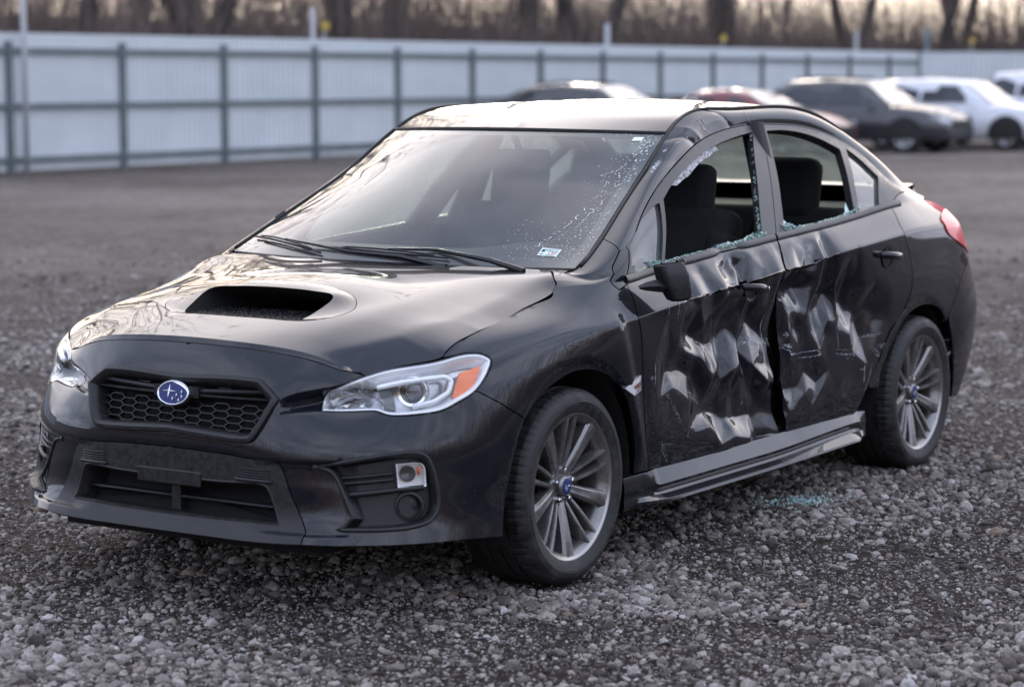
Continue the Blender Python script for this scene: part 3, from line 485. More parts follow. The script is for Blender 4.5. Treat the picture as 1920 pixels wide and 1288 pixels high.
DENTS=[[2.1531, 6.12, 0], [2.6213, 6.9654, 26], [2.5516, 6.5088, 24], [2.49, 6.1575, 4], [2.7475, 6.7855, 0], [2.6664, 6.3146, 30], [2.6273, 6.5361, 4], [2.8039, 6.2984, 6], [2.9041, 6.0256, 0], [2.237, 6.1356, 15], [2.2932, 6.3027, 2], [2.1735, 6.253, 0], [2.0542, 5.6065, 3], [2.0816, 5.1692, 7], [2.4474, 5.0302, 34], [2.49, 5.5787, 12], [2.5642, 4.763, 58], [2.5949, 4.4462, 50], [2.6539, 4.1125, 30], [2.3571, 4.8113, 22], [2.0914, 4.6987, 8], [2.2814, 4.6041, 42], [2.3441, 4.1605, 20], [2.7148, 5.7281, 24], [2.7185, 5.27, 26], [2.907, 4.9884, 12], [2.7539, 4.5568, 52], [2.8664, 4.7239, 22], [2.875, 4.0298, 40], [2.8061, 4.9796, 14], [2.4987, 6.7746, 3], [2.3874, 6.4265, 12], [2.545, 6.8094, 10], [2.4395, 6.3332, 3], [2.0691, 6.1351, 0], [1.9216, 6.035, 0], [1.9112, 6.6667, 0], [1.8686, 5.2186, 0], [2.1917, 5.4592, 8], [2.3128, 5.5079, 14], [2.5638, 6.1787, 8], [2.8278, 5.9994, 6], [2.702, 6.0954, 14], [2.5223, 5.8336, 30], [2.8667, 5.409, 10], [2.57, 5.73, 20], [2.1016, 4.6723, 6], [2.3046, 4.4975, 42], [2.31, 3.9509, 8], [2.2428, 4.1243, 6], [2.1515, 4.4126, 4], [2.3994, 3.3234, 0], [2.3476, 4.3274, 48], [2.4331, 4.1575, 52], [2.5614, 3.331, 10], [2.4313, 3.4963, 6], [2.5266, 4.1766, 60], [2.6592, 4.0157, 56], [2.6207, 3.5012, 12], [2.7378, 3.3661, 20], [2.834, 2.8086, 8], [2.5903, 3.0492, 24], [2.7056, 3.0134, 34], [2.2384, 2.8244, 6], [2.1229, 3.2459, 3], [1.971, 4.1076, 0], [2.0007, 3.0411, 0], [2.4544, 2.8164, 32], [2.5928, 2.6803, 38], [2.8092, 2.3148, 48], [2.3712, 2.5799, 22], [2.4144, 2.3532, 38], [2.364, 2.3542, 30], [2.2193, 2.0421, 2], [2.3758, 2.0778, 4], [2.4921, 2.2181, 44], [2.4337, 1.7015, 4], [2.4224, 1.4715, 2], [2.5874, 1.4041, 3], [2.7724, 1.8222, 46], [2.9272, 1.0915, 4], [2.7107, 1.1402, 2], [2.5573, 1.9373, 36], [2.6638, 1.8713, 42], [2.9017, 1.7901, 30], [2.0455, 2.1117, 0], [1.9561, 1.453, 0], [2.2239, 1.4694, 0], [2.4801, 1.2308, 0], [1.924, 3.7536, 0], [2.8915, 2.371, 34], [2.8666, 3.2547, 32], [2.8895, 2.7619, 20], [2.5133, 2.9535, 30], [2.1818, 3.7481, 24], [2.2823, 3.4286, 30], [2.0782, 3.7739, 14], [2.0353, 4.1481, 6], [3.2737, 6.6565, 0], [3.0535, 6.4265, 2], [3.0902, 6.0692, 16], [3.2186, 6.0666, 24], [3.3136, 6.2301, 18], [3.3685, 6.0958, 2], [3.4211, 5.9846, 0], [3.3272, 5.607, 28], [3.2576, 5.8478, 6], [3.2321, 5.3377, 8], [3.2429, 4.8885, 10], [3.1218, 5.1066, 52], [3.0253, 5.8838, 8], [3.0399, 5.0982, 32], [3.1243, 5.6907, 40], [3.3861, 5.0135, 16], [3.345, 4.8126, 44], [3.4461, 4.5197, 44], [3.4226, 4.3094, 20], [3.1039, 4.5145, 14], [3.2509, 4.7886, 22], [3.2355, 4.6587, 46], [3.3051, 4.5636, 44], [3.1708, 4.4672, 12], [3.3904, 4.1, 8], [3.3275, 4.2023, 8], [3.4886, 3.823, 4], [3.5079, 3.4197, 2], [3.6249, 4.6542, 2], [3.4853, 4.8918, 36], [3.5259, 4.6042, 24], [3.6367, 4.4143, 26], [3.7234, 4.1524, 16], [3.813, 3.9322, 3], [3.8846, 4.1116, 2], [3.711, 4.8837, 0], [3.8397, 4.4677, 0], [3.3919, 4.0083, 12], [3.2973, 3.8895, 16], [3.0921, 4.1602, 26], [3.0966, 3.8013, 18], [2.9689, 5.8213, 6], [2.9667, 5.147, 20], [2.9726, 4.6106, 24], [2.9708, 4.1195, 24], [3.029, 4.6176, 12], [3.0266, 4.18, 8], [3.4742, 5.7539, 4], [3.5437, 5.2201, 10], [3.6034, 4.8579, 4], [3.6421, 4.7082, 0], [3.9305, 5.1907, 0], [3.5385, 6.1166, 0], [3.0759, 6.7115, 0], [3.1563, 6.4024, 8], [3.5767, 4.275, 30], [3.5028, 4.3559, 40], [2.9904, 2.1718, 14], [3.1289, 2.2348, 8], [3.2625, 2.3212, 4], [3.4193, 2.3324, 0], [2.996, 2.3927, 30], [3.2445, 2.4233, 16], [3.0855, 2.429, 26], [3.0394, 3.1274, 18], [3.2534, 3.3165, 10], [3.5211, 3.095, 2], [3.6414, 2.6377, 0], [3.6173, 1.4917, 0], [3.4154, 1.1491, 0], [3.1615, 1.0454, 0], [3.0188, 1.114, 2], [3.0083, 1.7226, 6], [3.1822, 1.7006, 2], [3.392, 1.9087, 0], [2.9778, 3.5456, 20], [3.1409, 2.8382, 20], [3.328, 2.8023, 8], [2.9611, 2.8711, 24]]
def build_dent():
    pts=np.array([(a,b*.1) for a,b,_ in DENTS]); dep=np.array([c for _,_,c in DENTS])/1000
    # rigid border
    bu=np.linspace(1.7,4.4,40); B=[(x,y) for x in bu for y in (.0,.74)]+[(1.7,y) for y in np.linspace(.05,.7,8)]+[(4.4,y) for y in np.linspace(.05,.7,8)]
    A=np.concatenate([pts,B]); dep=np.concatenate([dep,np.zeros(len(B))])
    vo,_,fo,ov,_,_=geometry.delaunay_2d_cdt([Vector(p) for p in A],[],[],0,1e-6)
    V=np.array([(p[0],p[1]) for p in vo]); D=np.array([dep[o[0]] if o else 0 for o in ov])
    h=.004; nx=int(2.8/h)+1; ny=int(.78/h)+1; G=np.zeros((nx,ny)); u0=1.65; v0=-.02
    for f in fo:
        a,b,c=V[list(f)]; i0=int((min(a[0],b[0],c[0])-u0)/h); i1=int((max(a[0],b[0],c[0])-u0)/h)+2; j0=int((min(a[1],b[1],c[1])-v0)/h); j1=int((max(a[1],b[1],c[1])-v0)/h)+2
        i0=max(i0,0);j0=max(j0,0);i1=min(i1,nx);j1=min(j1,ny)
        if i1<=i0 or j1<=j0: continue
        X,Y=np.meshgrid(u0+h*np.arange(i0,i1),v0+h*np.arange(j0,j1),indexing='ij')
        den=(b[1]-c[1])*(a[0]-c[0])+(c[0]-b[0])*(a[1]-c[1])
        if abs(den)<1e-12: continue
        w0=((b[1]-c[1])*(X-c[0])+(c[0]-b[0])*(Y-c[1]))/den; w1=((c[1]-a[1])*(X-c[0])+(a[0]-c[0])*(Y-c[1]))/den; w2=1-w0-w1
        m=(w0>=-1e-6)&(w1>=-1e-6)&(w2>=-1e-6); G[i0:i1,j0:j1][m]=(w0*D[f[0]]+w1*D[f[1]]+w2*D[f[2]])[m]
    def blur(G,sg):
        r=int(sg*3+1); k=np.exp(-.5*(np.arange(-r,r+1)/sg)**2); k/=k.sum()
        for ax in (0,1): G=np.apply_along_axis(lambda q:np.convolve(np.pad(q,r,mode='edge'),k,'valid'),ax,G)
        return G
    # sharp folds where the metal is torn, rolled ones elsewhere
    G=G*1.38; Gs=blur(G,1.2); Gw=blur(G,3.8); nz=blur(NR.standard_normal(G.shape),9); nz/=nz.std(); w=np.clip(.5+.5*nz,0,1)
    R=Gs*w+Gw*(1-w)
    amp=np.clip(R/.03,0,1); n2=blur(NR.standard_normal(G.shape),5);n2/=n2.std(); n3=blur(NR.standard_normal(G.shape),14);n3/=n3.std()
    Xg=u0+h*np.arange(nx)[:,None]; Yg=(v0+h*np.arange(ny)[None])*10
    R=R+.026*np.exp(-((Xg-2.97)/.30)**2-((Yg-4.9)/1.25)**2)
    return R+amp*(n2*.0012+n3*.0030),u0,v0,h
DG,DU0,DV0,DH=build_dent()
def dent(u,v):
    x=np.clip((u-DU0)/DH,1,DG.shape[0]-3); y=np.clip((v*.1-DV0)/DH,1,DG.shape[1]-3); i=x.astype(int); j=y.astype(int); a=x-i; b=y-j
    def w(t): return [(-.5*t+t*t-.5*t**3),(1-2.5*t*t+1.5*t**3),(.5*t+2*t*t-1.5*t**3),(-.5*t*t+.5*t**3)]
    wa=w(a); wb=w(b); r=0
    for p in range(4):
        for q in range(4): r=r+wa[p]*wb[q]*DG[i+p-1,j+q-1]
    return r*np.clip((7.0-v)/.35,0,1)
nD=numnormal(DentB,3e-3,3e-2)
DOORS={}
for nm in ('front_door','rear_door'):
    DOORS[nm]=(panel(nm,POLY[nm],DentB,nD,PAINT,CAR,mirror=False,du=.008,dv=.07,step=.008,inset=.003)[0], panel(nm,POLY[nm],fB,nB,PAINT,CAR,left=False)[1])
DOORS['front_door'][0]['label']='crushed left front door with deep creases and scrapes'
DOORS['rear_door'][0]['label']='dented left rear door with pale scratches'
# ---- windows and frames
def framed(door,frame,glasses):
    d=DOORS[door]
    panel(frame,POLY[frame],fB,nB,SATIN,d,holes=[POLY[g] for g in glasses],off=.002,names=('window_frame','window_frame'),dv=.15,du=.025,flange=.03)
FG=['front_vent_glass','front_glass']; RG=['rear_glass','rear_quarter_glass']
framed('front_door','front_frame',FG); framed('rear_door','rear_frame',RG)
def pane(g,door,left,right=True,grow=.0):
    panel('window_pane',POLY[g],fB,nB,SIDEGLASS,DOORS[door],off=-.010,inset=-.006,flange=0,left=left,mirror=right,names=('window_pane','window_pane'),du=.04,dv=.3)
pane('front_vent_glass','front_door',True); pane('front_glass','front_door',False); pane('rear_glass','rear_door',False); pane('rear_quarter_glass','rear_door',True)
panel('mirror_sail',POLY['sail'],fB,nB,GLOSSP,DOORS['front_door'],off=.001,names=('corner_trim','corner_trim'))
# belt mouldings: a rubber strip along the foot of the windows
def belt(door,u0,u1,sag=None,left=True):
    us=np.linspace(u0,u1,40); a=fB(us,us*0+7.0); n=nB(us,us*0+7.05); n2=n*[1,1,.3]; n2/=np.linalg.norm(n2,axis=1)[:,None]
    up=np.array([0,-.25,.97])
    for sd in ((0,1) if left else (1,)):
        k=np.zeros(len(us)) if sag is None or sd else sag(us)
        rows=[]
        for dn,dz in ((-.012,-.012),(.006,-.011),(.0105,-.004),(.0105,.008),(.006,.017),(-.02,.019)):
            rows.append(a+n2*(dn-k[:,None]*.8)+up*dz+np.array([0,0,.25])*k[:,None])
        P=np.array(rows)*([1,-1,1] if sd else [1,1,1])
        MB().grid(P if sd else P[::-1]).out('belt_moulding',SATIN,DOORS[door][sd],smooth=True,sharp=50)
def sagf(us): return .030*np.exp(-((us-2.63)/.07)**2)
belt('front_door',1.885,2.985,sagf); belt('rear_door',3.0,4.10)
# ---- dark inner shell behind the doors so that gaps read black
def inner(poly,off,mir,name='inner_panel',door=None):
    panel(name,POLY[poly],fB,nB,DARK,DOORS[door] if door else CAR,off=off,inset=.004,flange=0,names=(name,name),du=.05,dv=.4)
inner('front_door',-.10,1,door='front_door'); inner('rear_door',-.10,1,door='rear_door')
# ---------------------------------------------------------------- hood
def tps(P,lam=1e-5):
    P=np.array(P); X=P[:,:2]; n=len(P); lam=np.asarray(lam)
    def k(r2): return np.where(r2>1e-14,.5*r2*np.log(np.maximum(r2,1e-14)),0)
    K=k(((X[:,None]-X[None])**2).sum(2))+np.eye(n)*lam; Q=np.concatenate([np.ones((n,1)),X],1)
    A=np.block([[K,Q],[Q.T,np.zeros((3,3))]]); w=np.linalg.solve(A,np.concatenate([P[:,2],np.zeros(3)]))
    def f(x,y): return k((x[:,None]-X[:,0])**2+(y[:,None]-X[:,1])**2)@w[:n]+w[n]+w[n+1]*x+w[n+2]*y
    return f
hc=[p for p in POLY['fender']]
def uvpts(L): L=np.array(L,float); return fB(L[:,0],L[:,1])
i0=[i for i,p in enumerate(hc) if abs(p[1]-11)<1e-6 and abs(p[0]-KN[9])<1e-3][0]
cutU=[(p[0],p[1]) for p in hc[i0:i0+9]]                      # hood rear corner ... headlight
hlt=[(p[0],p[1]) for p in POLY['head_light'][3:6]][::-1]
front=[(u,7.0) for u in np.linspace(POLY['head_light'][3][0]-.02,0,9)]
bd=uvpts(cutU+hlt[1:]+front)
core=[(.70,0,.822),(.6,0,.850),(.4,0,.898),(.2,0,.931),(0,0,.952),(-.14,0,.968),(.70,.25,.818),(.6,.25,.846),(.4,.25,.895),(.2,.25,.928),(0,.25,.95),(-.15,.25,.968),
 (.5,.37,.868),(.2,.37,.925),(0,.37,.948),(.34,.46,.895),(0,.46,.945),(-.17,.46,.967),(-.18,.57,.967),(.35,.655,.850),(.06,.66,.905)]
HP=np.array(core+[tuple(p) for p in bd]); HL_=np.array([6e-3]*len(core)+[1e-4]*len(bd)); HL_=np.concatenate([HL_,HL_[HP[:,1]>.01]]); HP=np.concatenate([HP,HP[HP[:,1]>.01]*[1,-1,1]])
def crease(x,y):
    ya=np.abs(y); k1=np.interp(x,[-.19,-.12,.06,.35,.55,.64,.72],[.70,.69,.668,.655,.60,.53,.45]); k2=np.interp(x,[-.15,.1,.34,.52,.70],[.50,.485,.465,.43,.36])
    return -.26*soft(ya-k1,.010)*sstep(-.20,-.05,x)-.13*soft(ya-k2,.022)*sstep(-.08,.25,x)
def soft(x,w): return w*np.log1p(np.exp(np.clip(x/w,-40,40)))
HP[:,2]-=crease(HP[:,0],HP[:,1])
_h=tps(HP,HL_)
def soft(x,w): return w*np.log1p(np.exp(np.clip(x/w,-40,40)))
def hoodz(x,y):
    z=_h(x,y)+crease(x,y); ya=np.abs(y)
    # inner flank of the centre bulge, fading at the cowl
    # rise behind the air scoop
    e=np.sqrt((ya/.34)**2+((x-.30)/.24)**2); z=z+.026*sstep(1.25,.25,e)
    return z
fH=lambda u,v: np.stack([u,v,hoodz(u,v)],1)
nH0=numnormal(fH,4e-3,4e-3)
def nH(u,v):
    n=nH0(u,v); return n*np.sign(n[:,2:3])
rear=[(-.187,.655),(-.178,.52),(-.160,.36),(-.147,.18),(-.143,0)]
hp=[(float(p[0]),float(p[1]),0) for p in bd]
hood_poly=[(hp[-1][0],0.0,1)]+[(a,b,0) for a,b,_ in hp[-2:len(cutU+hlt[1:])-1:-1]]+[(hp[len(cutU+hlt[1:])][0],hp[len(cutU+hlt[1:])][1],1)]
t=hp[len(cutU)+1:0:-1][::1]
hood_poly+=[(a,b,0) for a,b,_ in hp[len(cutU+hlt[1:])-1:0:-1]]+[(rear[0][0],rear[0][1],1)]+[(a,b,0) for a,b in rear[1:-1]]+[(rear[-1][0],0.0,1)]
# mouth of the scoop: outline on the hood (half, from front centre round to rear centre)
so=[(.605,0.0,1),(.604,.12,0),(.600,.225,0),(.580,.285,0),(.525,.345,0),(.470,.358,0),(.420,.335,0),(.375,.29,0),(.350,.22,0),(.340,.10,0),(.338,0.0,1)]
hood_poly=hood_poly[:1]+hood_poly[1:]
# centre edge detours round the scoop opening
hood_poly+=[]
full=hood_poly+[(a,b,c) for a,b,c in so[::-1]]
panel('hood',full,fH,nH,PAINT,CAR,center='y',mirror=False,du=.018,dv=.018,sc=1.0,step=.012,inset=.0022)
# ---------------------------------------------------------------- scoop
def scoop():
    O=dens([(a,b,c) for a,b,c in so]+[], .02,fH,1.0); O=O[O[:,1]>=-1e-6]
    # keep only the outline span (drop the straight return along y=0)
    k=[i for i in range(len(O)) if not (O[i,1]<1e-6 and .345<O[i,0]<.60)]; O=O[k]; n=len(O)
    P0=fH(O[:,0],O[:,1])
    t=np.linspace(0,1,n)
    # mouth curve: front lip low, top lip raised
    mo=np.array([(.588,0,.845),(.585,.12,.845),(.578,.215,.845),(.566,.236,.847),(.53,.246,.860),(.48,.254,.881),(.44,.258,.899),(.418,.250,.911),(.409,.225,.917),(.405,.11,.923),(.404,0,.925)])
    d0=np.concatenate([[0],np.cumsum(np.linalg.norm(np.diff(P0,axis=0),axis=1))]);d0/=d0[-1]
    d1=np.concatenate([[0],np.cumsum(np.linalg.norm(np.diff(mo,axis=0),axis=1))]);d1/=d1[-1]
    m=np.stack([np.interp(d0,d1,mo[:,i]) for i in range(3)],1)
    for _ in range(1): m[1:-1]=.25*m[:-2]+.5*m[1:-1]+.25*m[2:]
    hz=hoodz(P0[:,0],P0[:,1])
    rows=[]
    for s_ in np.linspace(0,1,6):
        q=P0*(1-s_)+m*s_; bul=.004*math.sin(math.pi*s_)*sstep(0,.25,t)
        q=q+np.stack([0*bul,0*bul,bul*sstep(.42,.75,t)],1); rows.append(q)
    rows[0]=rows[0]*[1,1,1]+[0,0,.0005]
    R=np.array(rows); full=np.concatenate([R,(R*[1,-1,1])[:,::-1][:,1:]],1)
    root=MB().grid(full).out('hood_scoop',PAINT,CAR,smooth=True)
    lip=rows[-1]; d=[lip,lip+np.array([-.012,0,-.008]),lip*[1,.96,1]+np.stack([-.10-0*t,0*t,-.035+.0*t],1),lip*[1,.9,.0]+np.stack([-.24-.0*t,0*t,.80+.06*t],1)]
    D=np.array(d); D=np.concatenate([D,(D*[1,-1,1])[:,::-1][:,1:]],1); MB().grid(D).out('scoop_duct',DARK,root,smooth=True)
    # mesh floor with wet grit
    g=speckle(M('scoop_grit',(.03,.03,.03),.5),140,(.012,.012,.013),(.26,.25,.25),.60,.70,rough0=.25,rough1=.6)
    x=np.linspace(.588,.33,10); Y=np.linspace(-1,1,15)
    MB().grid([[(a,b*np.interp(a,[.33,.45,.54,.588],[.24,.285,.262,.20]),.842+(.588-a)*.02) for b in Y] for a in x]).out('scoop_floor',g,root,smooth=True)
scoop()
# ---------------------------------------------------------------- windshield, roof, rear glass, trunk
def C1(u): return fB(np.atleast_1d(u),np.atleast_1d(u)*0+11)
uc=np.array([UC(9.98),UC(10.3),UC(10.6),UC(11),UC(11.5),UC(12),UC(12.4),UC(12.62)]); wedge=C1(uc)
def ws(s,t):
    """s across (-1..1), t bottom..top"""
    e=np.stack([np.interp(t,np.linspace(0,1,len(uc)),wedge[:,i]) for i in range(3)],1)
    cx=-.150+(-.850+.150)*t; cz=.968+(1.398-.968)*t+.030*4*t*(1-t)*.8; cx=cx+.010*4*t*(1-t)
    a=np.abs(s); w=a**2.2
    return np.stack([cx*(1-w)+e[:,0]*w,s*e[:,1],cz*(1-w)+e[:,2]*w],1)
def sheet(name,f,ns,nt,mat,s0=-1,s1=1,t0=0,t1=1,parent=None,off=0):
    S,T=np.meshgrid(np.linspace(s0,s1,ns),np.linspace(t0,t1,nt),indexing='ij'); P=f(S.ravel(),T.ravel())
    if off: 
        n=numnormal(f,1e-3,1e-3)(S.ravel(),T.ravel()); n*=np.sign(n[:,2:3]); P=P+n*off
    P=P.reshape(ns,nt,3); F=[]
    return MB().grid(P).out(name,mat,parent or CAR,smooth=True)
WS=sheet('windshield',ws,49,33,WSGLASS,-.985,.985,.0,.985)
BANDM=M('ceramic_band',(.012,.011,.012),.35)
# printed black band round the edge of the glass, just under it
def band():
    mb=MB()
    def st(sa,sb,ta,tb,n=24):
        S=np.linspace(0,1,n); 
        g=[[ws(np.array([sa+(sb-sa)*q*1.0]),np.array([ta+(tb-ta)*p]))[0]-[0.001,0,.003] for p in np.linspace(0,1,n)] for q in np.linspace(0,1,n)]
        mb.grid(g)
    st(-.985,.985,0,.075); st(-.985,.985,.945,.985); st(-.985,-.93,.075,.945); st(.93,.985,.075,.945)
    mb.out('glass_edge_band',BANDM,WS,smooth=True)
band()
ur=np.array([UC(12.62),UC(12.8),UC(13),UC(13.4),UC(14),UC(15),UC(16),UC(16.6)]); redge=C1(ur)
rc=np.array([(-.860,1.401),(-1.0,1.436),(-1.15,1.462),(-1.4,1.485),(-1.65,1.495),(-1.95,1.494),(-2.25,1.470),(-2.47,1.425)])
def rf(s,t):
    k=np.linspace(0,1,len(ur)); e=np.stack([cub(k,redge[:,i],t) for i in range(3)],1); cx=cub(k,rc[:,0],t); cz=cub(k,rc[:,1],t); w=np.abs(s)**2.3
    return np.stack([cx*(1-w)+e[:,0]*w,s*e[:,1],cz*(1-w)+e[:,2]*w],1)
def cub(x,y,t):
    n=len(x);h=np.diff(x);A=np.eye(n);b=np.zeros(n)
    for i in range(1,n-1): A[i,i-1]=h[i-1];A[i,i]=2*(h[i-1]+h[i]);A[i,i+1]=h[i];b[i]=6*((y[i+1]-y[i])/h[i]-(y[i]-y[i-1])/h[i-1])
    m=np.linalg.solve(A,b);i=np.clip(np.searchsorted(x,t)-1,0,n-2);a=(x[i+1]-t)/h[i];c=1-a
    return a*y[i]+c*y[i+1]+((a**3-a)*m[i]+(c**3-c)*m[i+1])*h[i]**2/6
ROOF=sheet('roof',rf,49,49,PAINT,-.982,.982,.006,1)
# seals along roof gutters and the windshield head
for sd in (1,-1):
    mb=MB(); mb.tube([(p[0],p[1]*sd,p[2]+.002) for p in C1(np.linspace(UC(10.05),UC(16.6),70))],.006,6); mb.out('roof_seal',RUBBER,CAR,smooth=True)
mb=MB(); q=ws(np.linspace(-.99,.99,40),np.full(40,.992)); mb.tube([tuple(p+[0,0,.001]) for p in q],.007,6); mb.out('windshield_seal',RUBBER,CAR,smooth=True)
ub=np.array([UC(16.6),UC(17),UC(17.5),UC(18),UC(18.5),UC(19)]); bedge=C1(ub)
def rg(s,t):
    k=np.linspace(0,1,len(ub)); e=np.stack([cub(k,bedge[:,i],t) for i in range(3)],1); cx=-2.47+(-3.10+2.47)*t; cz=1.425-(1.425-1.125)*t+.02*4*t*(1-t); w=np.abs(s)**2.2
    return np.stack([cx*(1-w)+e[:,0]*w,s*e[:,1],cz*(1-w)+e[:,2]*w],1)
sheet('rear_window',rg,33,17,SIDEGLASS,-.985,.985,.01,.99)
ut=np.array([UC(19),UC(20),UC(21),UC(22),UC(23)]); tedge=C1(ut)
def tk(s,t):
    k=np.linspace(0,1,len(ut)); e=np.stack([cub(k,tedge[:,i],t) for i in range(3)],1); e[:,1]=e[:,1]*(1-t)+.52*t; cx=-3.10+(-3.46+3.10)*t; cz=1.118-.02*t+.012*np.exp(-((t-.95)/.08)**2); w=np.abs(s)**3
    return np.stack([cx*(1-w)+e[:,0]*w,s*e[:,1],cz*(1-w)+e[:,2]*w],1)
TR_=sheet('trunk_lid',tk,33,17,PAINT,-.99,.99,.0,1)
tr=MB(); s_=np.linspace(-.95,.95,30); tr.grid([tk(s_,s_*0+1),tk(s_,s_*0+1)*[1.0,1,.0]+np.stack([np.full(30,-.04),s_*0,np.full(30,.90)],1),tk(s_,s_*0+1)*[1,1,0]+np.stack([np.full(30,-.05),s_*0,np.full(30,.72)],1)]); tr.out('trunk_face',PAINT,TR_,smooth=True)
# lip spoiler along the rear of the lid
sp=MB(); sp.grid([[(-3.36-.02*math.cos(2*y)-dx,y,z) for y in np.linspace(-.5,.5,20)] for dx,z in ((-.05,1.098),(.03,1.108),(.06,1.116),(.064,1.110),(.04,1.08))]); sp.out('lip_spoiler',PAINT,TR_,smooth=True)
# ---------------------------------------------------------------- front bumper, grille, lamps
_e=np.array([(a,b) for a in np.arange(.37,.68,.0052) for b in np.arange(3.9,6.95,.042)]); _e+=NR.uniform(-1e-4,1e-4,_e.shape)
BUMP=panel('front_bumper',POLY['bumper'],fB,nB,PAINT,CAR,holes=[POLY['fog_bezel']],center='y',mirror=False,du=.014,dv=.11,inset=.002,flange=.018,extra=_e)[0]
def loop3(name,step=.012,center=False):
    q=simple(dens(POLY[name],step,fB,.1)); 
    if center:
        k=[i for i in range(len(q)) if not (q[i,0]<1e-6 and 0<i<len(q)-1 and not POLY[name][0][1]-1e-6<=q[i,1] and not q[i,1]<=POLY[name][-1][1]+1e-6)]
        q=q[k]; b=[i for i in range(len(q)) if q[i,0]<1e-6]; q=q[b[0]:b[1]+1] if len(b)>1 else q
    P=fB(q[:,0],q[:,1]);N_=nB(q[:,0],q[:,1])
    if center:
        P=np.concatenate([P,(P[1:-1]*[1,-1,1])[::-1]]);N_=np.concatenate([N_,(N_[1:-1]*[1,-1,1])[::-1]])
    return P,N_
def ring(P,N_,prof,name,mat,parent,mir=None,smooth=True,sharp=40):
    """closed moulding along loop P; prof = (inward, height) pairs"""
    T=np.roll(P,-1,0)-np.roll(P,1,0);T/=np.linalg.norm(T,axis=1)[:,None]; D=np.cross(N_,T);D/=np.linalg.norm(D,axis=1)[:,None]
    c=P.mean(0)
    if ((c-P)*D).sum()<0: D=-D
    # mitre
    e=np.roll(P,-1,0)-P; e/=np.linalg.norm(e,axis=1)[:,None]+1e-9; cs=np.clip((e*np.roll(e,1,0)).sum(1),-.5,1); mt=1/np.sqrt((1+cs)/2)
    rows=[P+D*(w*mt)[:,None]+N_*h for w,h in prof] if True else 0
    R=np.array(rows); R=np.concatenate([R,R[:,:1]],1); o=[]
    def mk(R,par,flip):
        m=MB().grid(R); a=np.array(m.V)[list(m.F[len(m.F)//2])]; 
        return m
    m=MB().grid(R)
    # orientation: the topmost faces must look along the normal
    k=max(range(len(prof)-1),key=lambda i:prof[i][1]+prof[i+1][1]); A,B_,C_=R[k,0],R[k+1,0],R[k,1]
    if np.dot(np.cross(B_-A,C_-A),N_[0])<0: m.F=[f[::-1] for f in m.F]
    o=m.out(name,mat,parent if not isinstance(parent,tuple) else parent[0],smooth=smooth,sharp=sharp)
    o2=None
    if mir:
        m2=MB();m2.V=[(x,-y,z) for x,y,z in m.V];m2.F=[f[::-1] for f in m.F]; o2=m2.out(name,mat,parent[1],smooth=smooth,sharp=sharp)
    return o,o2
GP,GN=loop3('grille_frame',.014,True)
# ---- grille: frame, honeycomb, centre bars, emblem
GR=ring(GP,GN,[(-.003,-.02),(-.003,.006),(.000,.012),(.010,.014),(.019,.008),(.026,-.010),(.028,-.05)],'grille',PLASTIC,CAR)[0]
us,vs=np.meshgrid(np.linspace(0,.38,20),np.linspace(3.0,5.3,20)); q=fB(us.ravel(),vs.ravel()); A_=np.stack([np.ones(len(q)),q[:,1]**2,q[:,2],q[:,2]**2,q[:,1]**2*q[:,2],q[:,1]**4],1); cx_=np.linalg.lstsq(A_,q[:,0],rcond=None)[0]
def gx(y,z): return cx_[0]+cx_[1]*y*y+cx_[2]*z+cx_[3]*z*z+cx_[4]*y*y*z+cx_[5]*y**4
gpoly=[(p[1],p[2]) for p in GP+0]; gc=np.mean(gpoly,0); gin=[tuple(gc+(np.array(p)-gc)*[.93,.83]) for p in gpoly]
HEX=M('grille_mesh_plastic',(.022,.022,.023),.38)
def honeycomb():
    mb=MB(); h,t,b_=.034,.0185,.0108; w=.0026; segs=[]
    for c in range(-8,9):
        for r in range(-8,9):
            y0=c*(h+t); z0=.640+r*2*b_+(b_ if c%2 else 0)
            segs+=[((y0-t,z0+b_),(y0+t,z0+b_)),((y0-h,z0),(y0-t,z0+b_)),((y0+h,z0),(y0+t,z0+b_))]
    Y=np.array([[(a[0]+b[0])/2,(a[1]+b[1])/2] for a,b in segs]); ins=inpoly(Y[:,0],Y[:,1],gin)&(np.abs(Y[:,1]-.640)>.017)
    for (a,b),k in zip(segs,ins):
        if not k: continue
        A=Vector((gx(*a)-.030,a[0],a[1]));B=Vector((gx(*b)-.030,b[0],b[1])); d=(B-A).normalized(); u=Vector((-1,0,-.25)).normalized(); s=d.cross(u).normalized()*w*.5
        dp=u*.016; V=[A-s,B-s,B+s,A+s]; V+= [v+dp for v in V]
        mb.add(V,[(0,1,2,3),(0,4,5,1),(3,2,6,7)])
    o=mb.out('honeycomb',HEX,GR); o['kind']='stuff'; return o
honeycomb()
mb=MB(); g=[]
for k in np.linspace(0,1,7): g.append([Vector((gx(p[0]*k,gc[1]+(p[1]-gc[1])*k)-.060,p[0]*k,gc[1]+(p[1]-gc[1])*k)) for p in gpoly+gpoly[:1]])
mb.grid(np.array(g)).out('grille_backing',DARK,GR)
def wing(sd):
    mb=MB()
    for z0,z1,hh in ((.650,.664,.0075),(.638,.640,.0048)):
        rows=[]
        for y in np.linspace(.055,.372,12):
            z=z0+(z1-z0)*(y-.055)/.317; k=1-.35*(y/.372); x=gx(y,z)
            rows.append([(x-.034,y*sd,z-hh*k),(x-.008,y*sd,z-hh*k),(x-.004,y*sd,z),(x-.010,y*sd,z+hh*k),(x-.034,y*sd,z+hh*k)])
        R=np.array(rows); mb.grid(R if sd<0 else R[::-1])
    # block joining the bars to the emblem
    mb.box((gx(.06,.645)-.014,sd*.062,.647),(.03,.05,.034))
    mb.out('grille_bar',PLASTIC,GR,smooth=True,sharp=30)
wing(1);wing(-1)
